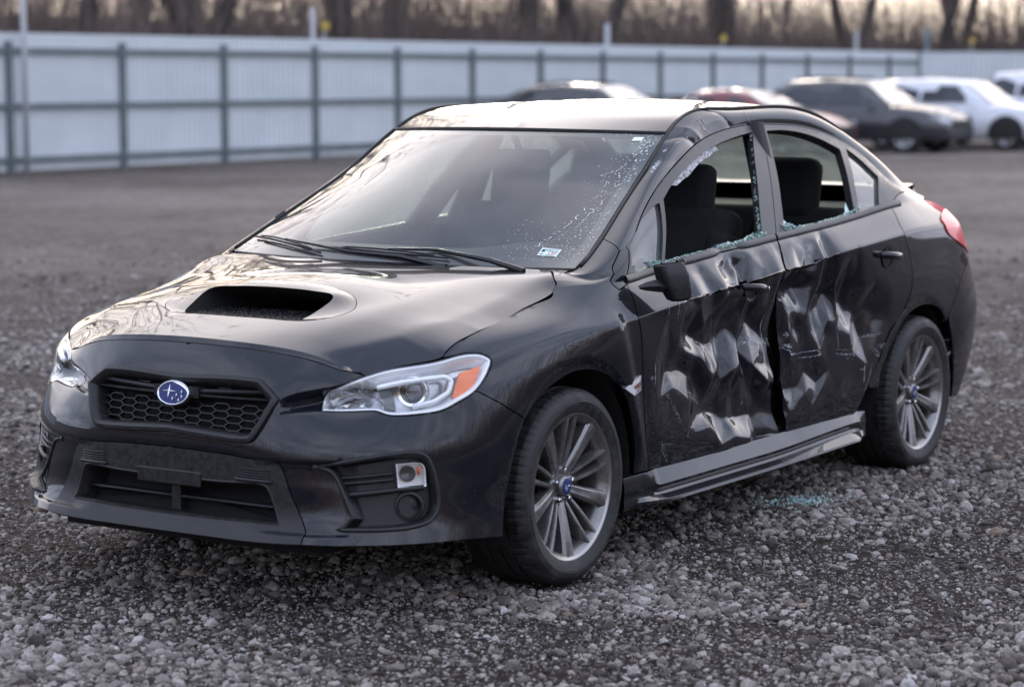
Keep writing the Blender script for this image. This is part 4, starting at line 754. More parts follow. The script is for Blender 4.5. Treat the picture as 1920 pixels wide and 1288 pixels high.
CHROME=M('chrome',(.75,.75,.77),.12,metal=1); BLUE=M('emblem_blue',(.010,.022,.13),.5); SILV=M('emblem_silver',(.8,.8,.82),.25,metal=.9)
def emblem():
    o=Vector((gx(0,.642)+.010,0,.642)); X=Vector((0,1,0)); Z=Vector((-.30,0,.954)).normalized(); Nn=X.cross(Z).normalized(); Nn=Nn if Nn.x>0 else -Nn
    a,b=.062,.0385
    def P(u,v,h): return o+X*u+Z*v+Nn*h
    mb=MB(); n=40; prof=[(1.0,-.012),(1.0,.000),(.985,.005),(.95,.0065),(.915,.005),(.90,.002)]
    R=[[P(a*(1-(1-k)*1.0)*math.cos(w),b*(1-(1-k)*1.55)*math.sin(w),h) for w in np.linspace(0,2*math.pi,n+1)] for k,h in prof]
    mb.grid(np.array([[tuple(p) for p in r] for r in R])[:, ::-1]); root=mb.out('emblem',CHROME,GR,smooth=True)
    mb=MB(); V=[P(0,0,.0042)]+[P(a*.91*math.cos(w),b*.87*math.sin(w),.0022) for w in np.linspace(0,2*math.pi,n,endpoint=False)]
    mb.add(V,[(0,i+1,(i+1)%n+1) for i in range(n)]); mb.out('emblem_field',BLUE,root,smooth=True)
    mb=MB()
    def star(cu,cv,L,H):
        pts=[]
        for k in range(8):
            w=k*math.pi/4; r=1 if k%2==0 else .17
            pts.append(P(cu+(L if k in(0,4) else L)*r*math.cos(w),cv+(H)*r*math.sin(w),.0048))
        c=P(cu,cv,.0072); m=len(mb.V); mb.add([c]+pts,[(0,i+1,(i+1)%8+1) for i in range(8)])
    star(-.017,.005,.030,.021)
    for cu,cv in ((.033,.003),(.015,-.008),(.036,-.011),(.002,-.019),(.026,-.022)): star(cu,cv,.0125,.0085)
    # silver arc on the upper right standing in for the rim's highlight
    arc=[P(a*.90*math.cos(w),b*.86*math.sin(w),.0045) for w in np.linspace(.15,1.75,20)]; arc2=[P(a*(.90-.10*math.sin((w-.15)/1.6*math.pi))*math.cos(w),b*(.86-.14*math.sin((w-.15)/1.6*math.pi))*math.sin(w),.0047) for w in np.linspace(.15,1.75,20)]
    mb.strip(arc2,arc); mb.out('emblem_stars',SILV,root)
emblem()
# ---- lower intake
lo=[tuple(p) for p in POLY['lower_front']]; op=[tuple(p) for p in POLY['low_open']]
lp=lo+[(.30,0.02,0),(.15,0.02,0),(0,.02,1)]+[(0,op[-1][1],1)]+[(a,b,c) for a,b,c in op[::-1][1:-1]]+[(0,op[0][1],1)]
LG=panel('lower_grille',lp,fB,nB,PLASTIC,CAR,center='y',mirror=False,du=.016,dv=.12,off=.003,inset=.001,flange=.02)[0]
OPp,OPn=loop3('low_open',.016,True)
ring(OPp,OPn,[(-.004,.003),(.000,.0045),(.006,.000),(.014,-.03),(.022,-.075)],'intake_surround',PLASTIC,LG)
oc=OPp.mean(0); mb=MB(); mb.grid(np.array([[oc+(p-oc)*np.array([1,k,k])-np.array([.07,0,0]) for p in list(OPp)+[OPp[0]]] for k in (0.0,.5,1.12)])); mb.out('intake_backing',DARK,LG)
def bline(u0,u1,v0,v1,off,n=24): 
    u=np.linspace(u0,u1,n); v=np.linspace(v0,v1,n); s=np.sign(u); P=fB(np.abs(u),v)+nB(np.abs(u),v)*off; P[:,1]*=np.where(s<0,-1,1); return P
mb=MB(); q=bline(-.415,.415,1.32,1.32,-.030,40); mb.grid(np.array([q+[-.03,0,.004],q+[0,0,.004],q+[.003,0,0],q+[0,0,-.004],q+[-.03,0,-.004]])[::-1]); mb.out('intake_slat',PLASTIC,LG,smooth=True,sharp=40)
mb=MB(); mb.box((.868,0,.355),(.03,.035,.13)); mb.out('intake_post',PLASTIC,LG)
for sd in (1,-1):
    mb=MB()
    for k in range(4):
        q=bline(.262*sd,.372*sd,2.30-k*.07,2.27-k*.07,.0045,10); mb.tube([tuple(p) for p in q],.0022,6)
    q=bline(.255*sd,.378*sd,2.00,1.98,.003,10); mb.tube([tuple(p) for p in q],.0065,8); mb.out('vent_rib',PLASTIC,LG,smooth=True)
mb=MB()
g=[];
for v in (1.66,1.69,2.02,2.05): g.append(bline(-.125,.125,v,v,.006 if v in(1.69,2.02) else .003,14))
mb.grid(np.array(g)); mb.out('plate_bracket',PLASTIC,LG,smooth=True,sharp=20)
mb=MB()
for y in (-.085,.085): 
    mb=MB(); p=bline(y,y+1e-4,2.14,2.14,.004,2)[0]; mb.tube([tuple(p),tuple(p+[.002,0,0])],.005,10); mb.out('bracket_hole',DARK,LG)

# ---- fog bezels
CLEAR=glass('lamp_lens',(.97,.98,.98),1.015)
AMBER=M('amber_reflector',(.95,.17,.004),.3,coat=.3); 
LAMPWHITE=speckle(M('lamp_bezel',(.7,.7,.72),.22,metal=.25),9,(.80,.80,.82),(.92,.92,.92),.35,.7); REFL=M('reflector_chrome',(.86,.86,.87),.09,metal=1)
LAMPMID=speckle(M('lamp_mid',(.4,.4,.42),.2,metal=.7),14,(.22,.22,.24),(.62,.62,.64),.35,.7); LAMPGREY=M('lamp_grey',(.10,.10,.105),.3,metal=.6)
FP,FN=loop3('fog_bezel',.010)
fz=twin('fog_bezel')
ring(FP,FN,[(-.001,-.01),(-.001,.003),(.004,.006),(.010,.004),(.016,-.008),(.020,-.030)],'bezel_rim',PLASTIC,fz,mir=True)
panel('bezel_floor',POLY['fog_bezel'],fB,nB,PLASTIC,fz,off=-.032,inset=0,flange=0,du=.03,dv=.25,names=('bezel_floor','bezel_floor'))
def onS(pts,off,n=12):
    q=np.array([(p[0],p[1]) for p in pts]); t=np.linspace(0,1,len(q)); T=np.linspace(0,1,n); u=np.interp(T,t,q[:,0]); v=np.interp(T,t,q[:,1]); return fB(u,v)+nB(u,v)*off
for key,off,r in (('ln_slatA',-.016,.0055),('ln_slatB',-.016,.0055),('ln_slatC',-.013,.0085)):
    for sd in (0,1): MB().tube([(p[0],p[1]*(-1 if sd else 1),p[2]) for p in onS(POLY[key],off)],r,8).out('bezel_slat',PLASTIC,fz[sd],smooth=True)
for sd in (0,1):
    s=-1 if sd else 1
    p,n_=fB([POLY['pt_blank'][0][0]],[POLY['pt_blank'][0][1]])[0],nB([POLY['pt_blank'][0][0]],[POLY['pt_blank'][0][1]])[0]
    n_=np.array([.80,.60,.05]); c=Vector(p)-Vector(n_)*.030; Rm=Vector((n_[0],n_[1]*s,n_[2])).to_track_quat('Y','Z').to_matrix().to_4x4(); Rm.translation=Vector((c.x,c.y*s,c.z))
    MB().lathe([(.046,.000),(.044,.008),(.036,.010),(.032,.004),(.030,-.012),(.022,-.006),(.008,-.004),(.0001,-.004)],28,Rm).out('lamp_blank',PLASTIC,fz[sd],smooth=True,sharp=35)
def lampbox(poly,off,depth,par,nm):
    panel(nm,POLY[poly],fB,nB,CLEAR,par,off=off,inset=0,flange=0,du=.02,dv=.2,names=(nm,nm))
    P,N_=loop3(poly,.008); ring(P,N_,[(-.001,off-.004),(-.001,off+.001),(.0012,off),(.002,off-depth)],nm+'_case',LAMPWHITE,par,mir=True)
    panel(nm+'_back',POLY[poly],fB,nB,LAMPWHITE,par,off=off-depth,inset=0,flange=0,du=.02,dv=.2,names=(nm+'_back',nm+'_back'))
lampbox('fog_lamp',-.008,.022,fz,'parking_lamp')
for sd in (0,1):
    q=POLY['fog_lamp'][2]; p=fB([q[0]-.012],[q[1]-.1])[0]-nB([q[0]],[q[1]])[0]*.02; MB().tube([(p[0],p[1]*(1-2*sd),p[2]-.012),(p[0],p[1]*(1-2*sd),p[2]+.012)],.004,8).out('amber_bulb',AMBER,fz[sd],smooth=True)
    q=np.array(POLY['fog_lamp'])[:,:2].mean(0); p=fB([q[0]-.012],[q[1]+.0])[0]-nB([q[0]],[q[1]])[0]*.024; Rm=Vector((.85,.5*(1-2*sd),.1)).to_track_quat('Y','Z').to_matrix().to_4x4(); Rm.translation=Vector((p[0],p[1]*(1-2*sd),p[2])); MB().lathe([(.024,.010),(.018,.002),(.0001,-.006)],16,Rm).out('lamp_bowl',LAMPGREY,fz[sd],smooth=True)
# ---- head lamps
HLs=twin('headlight')
panel('lens',POLY['head_light'],fB,nB,CLEAR,HLs,off=0,inset=.002,flange=0,du=.02,dv=.15,names=('lens','lens'))
HLP,HLN=loop3('head_light',.010)
ring(HLP,HLN,[(.0005,-.022),(.0005,-.002),(.003,-.0005),(.005,-.003)],'lens_seal',RUBBER,HLs,mir=True)
ring(HLP,HLN,[(.004,-.003),(.010,-.004),(.015,-.010),(.020,-.050)],'lamp_surround',LAMPWHITE,HLs,mir=True)
panel('lamp_housing',POLY['head_light'],fB,nB,LAMPMID,HLs,off=-.052,inset=0,flange=0,du=.02,dv=.15,names=('lamp_housing','lamp_housing'))
panel('side_reflector',POLY['amber'],fB,nB,AMBER,HLs,off=-.010,inset=0,flange=.010,du=.02,dv=.2,names=('side_reflector','side_reflector'))
def at_uv(k,off): 
    q=POLY[k][0]; return Vector(fB([q[0]],[q[1]])[0]-nB([q[0]],[q[1]])[0]*off)
for sd in (0,1):
    s=1-2*sd
    def fr(c,d):
        Rm=Vector((d[0],d[1]*s,d[2])).to_track_quat('Y','Z').to_matrix().to_4x4(); Rm.translation=Vector((c.x,c.y*s,c.z)); return Rm
    c=at_uv('pt_proj',.046); d=(.93,.36,.04)
    MB().lathe([(.030,-.02),(.047,-.004),(.048,.012),(.044,.020),(.036,.018),(.034,.004),(.033,-.02)],36,fr(c,d)).out('projector_ring',REFL,HLs[sd],smooth=True,sharp=35)
    MB().lathe([(.034,-.002),(.033,.006),(.027,.016),(.017,.023),(.0001,.026)],32,fr(c,d)).out('projector_lens',M('projector_glass',(.03,.03,.032),.04,coat=1),HLs[sd],smooth=True)
    c=at_uv('pt_beam',.040); d=(.97,.22,.0)
    MB().lathe([(.052,.030),(.050,.018),(.042,-.004),(.028,-.020),(.012,-.026)],40,fr(c,d)@Matrix.Diagonal((1.55,1,.72,1))).out('beam_reflector',REFL,HLs[sd],smooth=True)
    MB().lathe([(.009,-.026),(.009,.006),(.006,.012),(.0001,.014)],12,fr(c,d)).out('beam_bulb',REFL,HLs[sd],smooth=True)
    # c-shaped light guide
    pts=[(.700,5.95),(.780,6.02),(.868,6.02),(.925,5.9),(.948,5.5),(.930,4.95),(.875,4.62),(.80,4.50)]
    q=onS(pts,-.016,30); MB().tube([(p[0],p[1]*s,p[2]) for p in q],.0085,8).out('light_guide',LAMPWHITE,HLs[sd],smooth=True)
    # divider between the two lamps
    q0=onS([(.690,6.0),(.715,4.7)],-.018,8); q1=onS([(.735,6.0),(.745,4.6)],-.04,8); MB().strip([(p[0],p[1]*s,p[2]) for p in q0],[(p[0],p[1]*s,p[2]) for p in q1]).out('lamp_divider',LAMPGREY,HLs[sd],smooth=True)
# ---- fender badge
def badge():
    SIL=M('badge_silver',(.62,.62,.64),.28,metal=.8); RED=M('badge_red',(.30,.05,.05),.4)
    for s in (1,-1):
        c=np.array([[-.268,.590,.0],[-.375,.613,0],[-.372,.582,0],[-.335,.572,0]])
        def onside(x,z):
            u=np.linspace(1.55,2.0,150); best=None
            q=fB(u,u*0+3.7); i=np.abs(q[:,0]-x).argmin(); return q[i,1]
        P=[Vector((x,(onside(x,z)+.006)*s,z)) for x,z in ((-.262,.592),(-.372,.622),(-.372,.572),(-.318,.562))]
        mb=MB(); Q=[p-Vector((0,.008*s,0)) for p in P]; F=[(0,1,2,3)]+[(i,i+4,(i+1)%4+4,(i+1)%4) for i in range(4)]
        if s<0: pass
        else: F=[f[::-1] for f in F]
        mb.add(P+Q,F); b=mb.out('fender_badge',SIL,CAR)
        fc=bpy.data.curves.new('badge_letters','FONT'); fc.body='WRX'; fc.size=.020; fc.extrude=.0006; fc.align_x='CENTER'; fc.align_y='CENTER'; fc.materials.append(RED)
        tc_=bpy.data.objects.new('badge_letters',fc); me_=bpy.data.meshes.new_from_object(tc_); bpy.data.objects.remove(tc_); t=bpy.data.objects.new('badge_letters',me_); COL.objects.link(t); t.parent=b
        xa=(Vector(P[1])-Vector(P[0]) if s>0 else Vector(P[0])-Vector(P[1])); xa=xa.normalized(); na=Vector((0,s,0)); ya=na.cross(xa).normalized(); na=xa.cross(ya)
        m=Matrix.Identity(4); m.col[0][:3]=xa; m.col[1][:3]=ya; m.col[2][:3]=na; c=(P[0]+P[1]+P[2]+P[3])/4; m.translation=c+na*.002+Vector((-.012,0,.004)); t.matrix_local=m
badge()
# ---------------------------------------------------------------- wheels
TYRE=speckle(M('tyre_rubber',(.02,.02,.02),.6),30,(.012,.012,.012),(.034,.032,.031),.4,.7,rough0=.5,rough1=.75,bump=.15,bscale=160)
ALLOY=speckle(M('gunmetal_alloy',(.15,.145,.14),.3,metal=.75),25,(.20,.192,.186),(.275,.263,.255),.4,.7,rough0=.25,rough1=.4)
RIMLIP=M('rim_lip',(.33,.32,.31),.3,metal=.9); BRAKE=speckle(M('brake_iron',(.07,.06,.055),.5,metal=.6),50,(.05,.04,.035),(.12,.09,.07),.4,.7)
def make_wheel(par,loc,side,rot):
    """axis along +Y (outboard); side -1 turns it round"""
    w=empty('wheel'); w.parent=par; w.location=loc; w.rotation_euler=(0,0,0 if side>0 else math.pi)
    if 'tyre' not in WM:
        # tyre: sidewall and grooved tread; y=0 is the rim face
        n=288; prof=[(.226,-.004),(.232,.004),(.240,.008),(.262,.015),(.268,.0165),(.271,.0160),(.285,.012),(.297,.003),(.304,-.006),(.3085,-.016)]
        tread=[]
        yy=-.016
        for g0,g1 in ((-.052,-.060),(-.094,-.104),(-.138,-.148),(-.182,-.190)):
            tread+=[(.3115,g0),(.3045,g0-.0015),(.3045,g1+.0015),(.3115,g1)]
        tread+=[(.3085,-.224),(.300,-.235),(.270,-.243),(.236,-.232)]
        P=prof+tread; V=[];F=[];m=len(P)
        for k in range(n):
            a=2*math.pi*k/n
            for i,(r,h) in enumerate(P):
                if i in (8,9,10,11) or i in (12,13) : 
                    dr=-.003 if (k%4==0 and i in (8,9)) else 0
                else: dr=0
                if i==10 and k%4==0: dr=-.004
                V.append(((r+dr)*math.cos(a),h,(r+dr)*math.sin(a)))
        for k in range(n):
            for i in range(m-1): a=k*m+i;b=((k+1)%n)*m+i; F.append((a,a+1,b+1,b))
        t=mesh_obj('tyre',V,F,TYRE,w,True,sharp=18); WM['tyre']=t.data
        # raised band of lettering blocks on the sidewall
        mb=MB(); r=RND
        for a0,a1 in ((50,95),(150,200),(250,290)):
            a=a0
            while a<a1:
                dw=r.choice([.9,1.6,2.2]); A=[math.radians(a),math.radians(a+dw)]
                mb.add([(q*math.cos(b),.0175-abs(q-.268)*.25,q*math.sin(b)) for q in (.262,.276) for b in A],[(0,1,3,2)]); a+=dw+1.0
        l=mb.out('sidewall_marks',TYRE,t); l['kind']='stuff'; WM['marks']=l.data
        # rim barrel
        mb=MB(); mb.lathe([(.206,-.20),(.200,-.10),(.204,-.045),(.212,-.012),(.222,-.004),(.228,.000),(.2315,.003),(.2335,.001),(.2335,-.01),(.228,-.02)],96)
        b=mb.out('rim_barrel',ALLOY,w,smooth=True,sharp=40); WM['barrel']=b.data
        mb=MB(); mb.lathe([(.223,-.003),(.2275,.0008),(.2312,.0040),(.2330,.0035),(.2337,.0005)],96); WM['lip']=mb.out('rim_lip',RIMLIP,b,smooth=True).data
        def spoke(twin):
            mb=MB()
            if not twin:
                st=[(.048,.0135,-.040,-.075),(.075,.0145,-.032,-.075),(.12,.0165,-.022,-.068),(.17,.0195,-.012,-.055),(.207,.0225,-.006,-.045),(.224,.0245,-.0035,-.03)]
                rows=[]
                for r_,hw,y1,y0 in [(a,b*1.28,c,d) for a,b,c,d in st]: rows.append([(r_,y0,-hw),(r_,y1-.011,-hw*1.0),(r_,y1-.002,-hw*.72),(r_,y1,-hw*.5),(r_,y1-.0015,0),(r_,y1,hw*.5),(r_,y1-.002,hw*.72),(r_,y1-.011,hw),(r_,y0,hw)])
                mb.grid(np.array(rows))
            else:
                for s in (1,-1):
                    st=[(.052,.009,.0065,-.042,-.075),(.08,.0125,.0065,-.034,-.075),(.12,.0165,.0068,-.024,-.066),(.17,.0195,.0072,-.013,-.055),(.207,.021,.0078,-.006,-.045),(.224,.022,.009,-.0035,-.03)]
                    rows=[]
                    for r_,c,hw,y1,y0 in [(a,b*1.12,c*1.25,d,e) for a,b,c,d,e in st]:
                        q=[(r_,y0,-hw),(r_,y1-.010,-hw),(r_,y1-.001,-hw*.6),(r_,y1,0),(r_,y1-.001,hw*.6),(r_,y1-.010,hw),(r_,y0,hw)]
                        rows.append([(x,y,z+c*s) for x,y,z in q])
                    mb.grid(np.array(rows))
            return mb
        for k in (0,1):
            m=spoke(k); m.F=[f[::-1] for f in m.F]; o=m.out('spoke',ALLOY,None,smooth=True,sharp=28); WM['spoke%d'%k]=o.data; bpy.data.objects.remove(o)
        mb=MB(); mb.lathe([(.0001,-.022),(.026,-.022),(.030,-.024),(.034,-.030),(.0335,-.040),(.062,-.040),(.066,-.046),(.066,-.09)],40); m=mb.out('hub',ALLOY,None,smooth=True,sharp=35); WM['hub']=m.data; bpy.data.objects.remove(m)
        mb=MB(); mb.lathe([(.0001,-.0195),(.020,-.0198),(.0255,-.0212)],32); m=mb.out('centre_cap',BLUE,None,smooth=True); WM['cap']=m.data; bpy.data.objects.remove(m)
        mb=MB(); 
        for x,z,L,H in ((-.006,.001,.011,.009),(.012,.004,.005,.005),(.006,-.004,.005,.005),(.014,-.003,.005,.005),(0,-.009,.005,.005),(.009,-.010,.005,.005)):
            pts=[(x+L*(1 if k%2==0 else .2)*math.cos(k*math.pi/4),-.0188,z+H*(1 if k%2==0 else .2)*math.sin(k*math.pi/4)) for k in range(8)]; mb.add([(x,-.0180,z)]+pts,[(0,(k+1)%8+1,k+1) for k in range(8)])
        m=mb.out('cap_stars',SILV,None); WM['stars']=m.data; bpy.data.objects.remove(m)
        mb=MB(); mb.lathe([(.0001,-.024),(.0065,-.025),(.0085,-.028),(.0095,-.045)],6); m=mb.out('wheel_nut',CHROME,None); WM['nut']=m.data; bpy.data.objects.remove(m)
        mb=MB(); mb.lathe([(.06,-.115),(.075,-.105),(.148,-.105),(.150,-.11),(.150,-.13),(.05,-.13)],48); m=mb.out('brake_disc',BRAKE,None,smooth=True,sharp=40); WM['disc']=m.data; bpy.data.objects.remove(m)
        mb=MB(); mb.lathe([(.0001,-.15),(.20,-.15)],24); m=mb.out('dust_shield',DARK,None); WM['shield']=m.data; bpy.data.objects.remove(m)
        mb=MB(); mb.box((.12,-.10,.03),(.07,.05,.12)); m=mb.out('caliper',BRAKE,None); WM['cal']=m.data; bpy.data.objects.remove(m)
    else:
        t=bpy.data.objects.new('tyre',WM['tyre']); COL.objects.link(t); t.parent=w; l=bpy.data.objects.new('sidewall_marks',WM['marks']); COL.objects.link(l); l.parent=t; l['kind']='stuff'
        b=bpy.data.objects.new('rim_barrel',WM['barrel']); COL.objects.link(b); b.parent=w; l=bpy.data.objects.new('rim_lip',WM['lip']); COL.objects.link(l); l.parent=b
    def put(n,key,a=0,par=w,r=0):
        o=bpy.data.objects.new(n,WM[key]); COL.objects.link(o); o.parent=par; o.rotation_euler[1]=-a
        if r: o.location=(r*math.cos(a),0,r*math.sin(a))
        return o
    for k in range(5):
        a=rot+k*2*math.pi/5; put('spoke','spoke0',a); put('spoke','spoke1',a+math.pi/5); put('wheel_nut','nut',a+math.pi/5,r=.050)
    put('hub','hub'); put('centre_cap','cap'); put('cap_stars','stars'); put('brake_disc','disc'); put('dust_shield','shield'); put('caliper','cal',2.6)
WM={}
make_wheel(CAR,(0,.8598,.3085),1,-math.pi/2+.02); make_wheel(CAR,(-2.65,.8808,.3085),1,-math.pi/2+.10)
make_wheel(CAR,(0,-.8598,.3085),-1,.4); make_wheel(CAR,(-2.65,-.8808,.3085),-1,1.0)
# wheel wells, floor pan
LINER=M('wheel_liner',(.010,.010,.010),.85)
for xc in (0,-2.63):
    for s in (1,-1):
        rows=[]
        for y in (.50,.70,.846): rows.append([(xc+(.375)*math.cos(a)*1.0,y*s,.31+.385*math.sin(a)) for a in np.linspace(-.35,math.pi+.35,30)])
        MB().grid(np.array(rows)).out('wheel_liner',LINER,CAR,smooth=True)
        MB().grid(np.array([[(xc+k*.375*math.cos(a),.50*s,.31+k*.385*math.sin(a)) for a in np.linspace(-.35,math.pi+.35,30)] for k in (0,1)])).out('wheel_liner',LINER,CAR)
MB().box((-1.32,0,.26),(1.7,1.66,.10)).box((-1.32,0,.25),(4.3,1.0,.12)).box((.55,0,.33),(.45,1.1,.12)).box((-3.2,0,.32),(.4,1.3,.16)).out('floor_pan',DARK,CAR)  # plain dark boxes for the underbody, put in to block light
MB().box((.40,0,.48),(.12,1.05,.40)).box((-.33,0,.56),(.06,1.40,.56)).out('firewall',DARK,CAR)
# ---------------------------------------------------------------- side skirts
def skirt(s):
    xs=np.concatenate([np.linspace(-.305,-.47,8),np.linspace(-.50,-.56,6),np.linspace(-.62,-2.05,30),np.linspace(-2.07,-2.16,6)])
    a=[(.80,.300),(.846,.299),(.856,.293),(.876,.240),(.875,.230),(.862,.212),(.866,.203),(.897,.190),(.899,.183),(.888,.176),(.80,.165)]      # full section
    b=[(.80,.300),(.850,.297),(.862,.290),(.868,.255),(.868,.24),(.866,.225),(.866,.215),(.868,.20),(.867,.190),(.860,.180),(.80,.170)]     # plain ends
    rows=[]
    for x in xs:
        k=sstep(-.475,-.535,x)*(1-.0); k2=sstep(-.33,-.62,x)
        e=sstep(-2.16,-2.04,x); rise=.02*sstep(-1.3,-2.1,x)
        sec=[]
        for i,((y0,z0),(y1,z1)) in enumerate(zip(a,b)):
            w=(k if i<6 else k2)*(1 if i<6 else e)+ (0 if i<6 else 0); w*= (e if i<6 else 1)
            y=y0*w+y1*(1-w); z=z0*w+z1*(1-w)+rise*(1 if 2<i<7 else .3)*w
            sec.append((x,y*s,z))
        rows.append(sec)
    R=np.array(rows); 
    MB().grid(R[::-1] if s>0 else R).out('side_skirt',PAINT,CAR,smooth=True,sharp=22)
skirt(1);skirt(-1)
# ---------------------------------------------------------------- handles and door mirror
def handle(door,key,s,mat,sag=0.):
    u,v=POLY[key][0][:2]; d=DOORS[door][0 if s>0 else 1]; f=DentB if s>0 else fB
    c=f(np.array([u]),np.array([v]))[0]; sy=np.array([1,s,1]); x0,z0=c[0],c[2]; off=c[1]
    # cup: an oval dish
    mb=MB(); rows=[]
    for k,h in ((1.0,.0035),(.93,.004),(.86,-.002),(.62,-.018),(.0,-.024)):
        rows.append([((x0+.004+.050*k*math.cos(a)),(off+h)*s,z0+.000+.040*k*math.sin(a)) for a in np.linspace(0,2*math.pi,33)])
    R=np.array(rows); mb.grid(R if s<0 else R[:,::-1]); mb.out('handle_cup',GLOSSP if s>0 and door=='front_door' else DARK,d,smooth=True)
    mb=MB(); L=[(-.088,.010,.0075),(-.080,.020,.010),(-.05,.034,.0125),(0,.040,.0135),(.05,.036,.0125),(.078,.022,.010),(.088,.008,.0075)]
    rows=[]
    for dx,h,r in L: rows.append([(x0-dx,(off+h+r*.75*math.cos(a))*s,z0+.008+dx*-.10+r*1.15*math.sin(a)) for a in np.linspace(0,2*math.pi,17)])
    R=np.array(rows); mb.grid(R if s>0 else R[:,::-1]); hd=mb.out('door_handle',mat,d,smooth=True)
    if door=='front_door':
        mb=MB(); Rm=Matrix.Translation((x0-.075,(off+.030)*s,z0+.0))@(Matrix.Rotation(0 if s>0 else math.pi,4,'Z')); mb.lathe([(.0001,.004),(.006,.004),(.0085,.001),(.009,-.01)],16,Rm); mb.out('lock_barrel',CHROME,hd,smooth=True)
handle('front_door','pt_handleF',1,GLOSSP); handle('rear_door','pt_handleR',1,PAINT); handle('front_door','pt_handleF',-1,PAINT); handle('rear_door','pt_handleR',-1,PAINT)
def superloft(rows,name,mat,par,sharp=35):
    return MB().grid(np.array(rows)).out(name,mat,par,smooth=True,sharp=sharp)
def mirror_left():
    d=DOORS['front_door'][0]
    # torn foot
    P=np.array([[(-.360,.880,.912),(-.40,.888,.922),(-.44,.900,.928),(-.47,.915,.925)],[(-.365,.884,.907),(-.40,.898,.909),(-.44,.915,.908),(-.47,.925,.903)],[(-.37,.882,.902),(-.40,.888,.895),(-.44,.900,.889),(-.47,.915,.885)]])
    root=MB().grid(P).out('mirror_foot',PLASTIC,d,smooth=True,sharp=30)
    # empty mirror shell hanging nose down
    ax=Vector((-.02,.10,-.99)).normalized(); c0=Vector((-.500,.915,.978)); X=Vector((-.87,.49,.06)).normalized(); Y=ax.cross(X).normalized()
    rows=[]
    for t,w,h in ((0,.043,.028),(.006,.048,.033),(.045,.050,.037),(.095,.042,.034),(.118,.036,.030),(.126,.024,.018),(.1275,.012,.009),(.128,.0005,.0005)):
        rows.append([tuple(c0+ax*t+X*(w*np.sign(math.cos(a))*abs(math.cos(a))**.38+.25*t)+Y*(h*np.sign(math.sin(a))*abs(math.sin(a))**.38)) for a in np.linspace(0,2*math.pi,33)])
    superloft(rows,'mirror_shell',PLASTIC,root)
    top=[tuple(c0+ax*.004+X*(.034*math.cos(a))+Y*(.022*math.sin(a))) for a in np.linspace(0,2*math.pi,24,endpoint=False)]; MB().add(top,[tuple(range(24))]).out('mirror_cavity',DARK,root)
    MB().tube([c0+X*.034,c0+X*.056-ax*.008,c0+X*.064+ax*.010],[.009,.005,.001],6).out('broken_clip',PLASTIC,root)
    MB().tube([(-.46,.905,.905),(-.48,.915,.908),(-.50,.92,.91)],.011,8).out('mirror_cable',RUBBER,root,smooth=True)
mirror_left()
def mirror_right():
    d=DOORS['front_door'][1]; MB().tube([(-.60,-.80,.955),(-.72,-.83,.965),(-.78,-.85,.97)],[.03,.028,.024],8).out('mirror_foot',GLOSSP,d,smooth=True)
    rows=[]
    for t,w,h in ((-.11,.002,.002),(-.105,.03,.035),(-.07,.042,.058),(0,.046,.066),(.06,.044,.062),(.10,.034,.045),(.112,.002,.002)):
        rows.append([(-.80+.8*w*math.cos(a),-.880-t*.62,.978+.75*h*math.sin(a)) for a in np.linspace(0,2*math.pi,25)])
    superloft(rows,'mirror_shell',PAINT,d)
mirror_right()
# ---------------------------------------------------------------- tail lamps
TAIL=M('tail_lamp_red',(.75,.045,.06),.35,coat=.6)
def _tl():
    N,L,b=nodes(TAIL); b.inputs['Subsurface Weight'].default_value=.0
_tl()
TL=panel('tail_lamp',POLY['tail_light'],fB,nB,TAIL,CAR,off=.006,du=.02,dv=.15,flange=.02)
# ---------------------------------------------------------------- cowl and wipers
def cowl():
    S_=np.linspace(-1,1,41); rows=[]
    for dx,dz in ((.03,-.022),(.012,-.012),(-.01,-.008),(-.035,-.002)):
        rows.append([(-.145-.047*abs(s)**2*1.0+dx-.02*(abs(s)>2),s*(.66 if dx>0 else .70),.966+dz) for s in S_])
    MB().grid(np.array(rows)[::-1]).out('cowl',PLASTIC,CAR,smooth=True)
cowl()
def wiper(s0,t0,s1,t1,arm):
    """blade from (s0,t0) to (s1,t1) on the glass; arm pivot"""
    n=20; S_=np.linspace(s0,s1,n); T_=np.linspace(t0,t1,n); P=ws(S_,T_); nn=numnormal(ws,1e-3,1e-3)(S_,T_); nn*=np.sign(nn[:,2:3])
    w=empty('wiper'); w.parent=CAR
    q=P+nn*.008; MB().tube([tuple(p) for p in q],.0038,6).out('wiper_blade',RUBBER,w,smooth=True)
    k=np.sin(np.linspace(0,math.pi,n))[:,None]; q=P+nn*(.013+.009*k); MB().tube([tuple(p) for p in q[2:-2]],[.002]+[.0038]*(n-6)+[.002],6).out('wiper_spring',GLOSSP,w,smooth=True)
    m=P[n//2]+nn[n//2]*.026; a=[Vector(x) for x in arm]; 
    MB().tube([a[0],a[1],a[2] if len(a)>2 else a[1].lerp(Vector(m),.5),Vector(m)],[.011,.0095,.006,.004],6).out('wiper_arm',GLOSSP,w,smooth=True,sharp=40)
wiper(-.32,.060,.37,.030,[(-.150,.58,.962),(-.165,.44,.990),(-.205,.2,1.012)])
wiper(-.93,.135,-.36,.022,[(-.145,.28,.962),(-.165,.08,.988),(-.18,-.15,.995)])
# roof antenna fin
MB().add([(-2.20,-.025,1.47),(-2.20,.025,1.47),(-2.36,.03,1.45),(-2.36,-.03,1.45),(-2.33,-.006,1.515),(-2.33,.006,1.515),(-2.29,0,1.512)],[(0,3,2,1),(0,1,6),(1,2,5,6),(2,3,4,5),(3,0,6,4),(4,6,5)]).out('roof_antenna',PAINT,CAR,smooth=True,sharp=30)
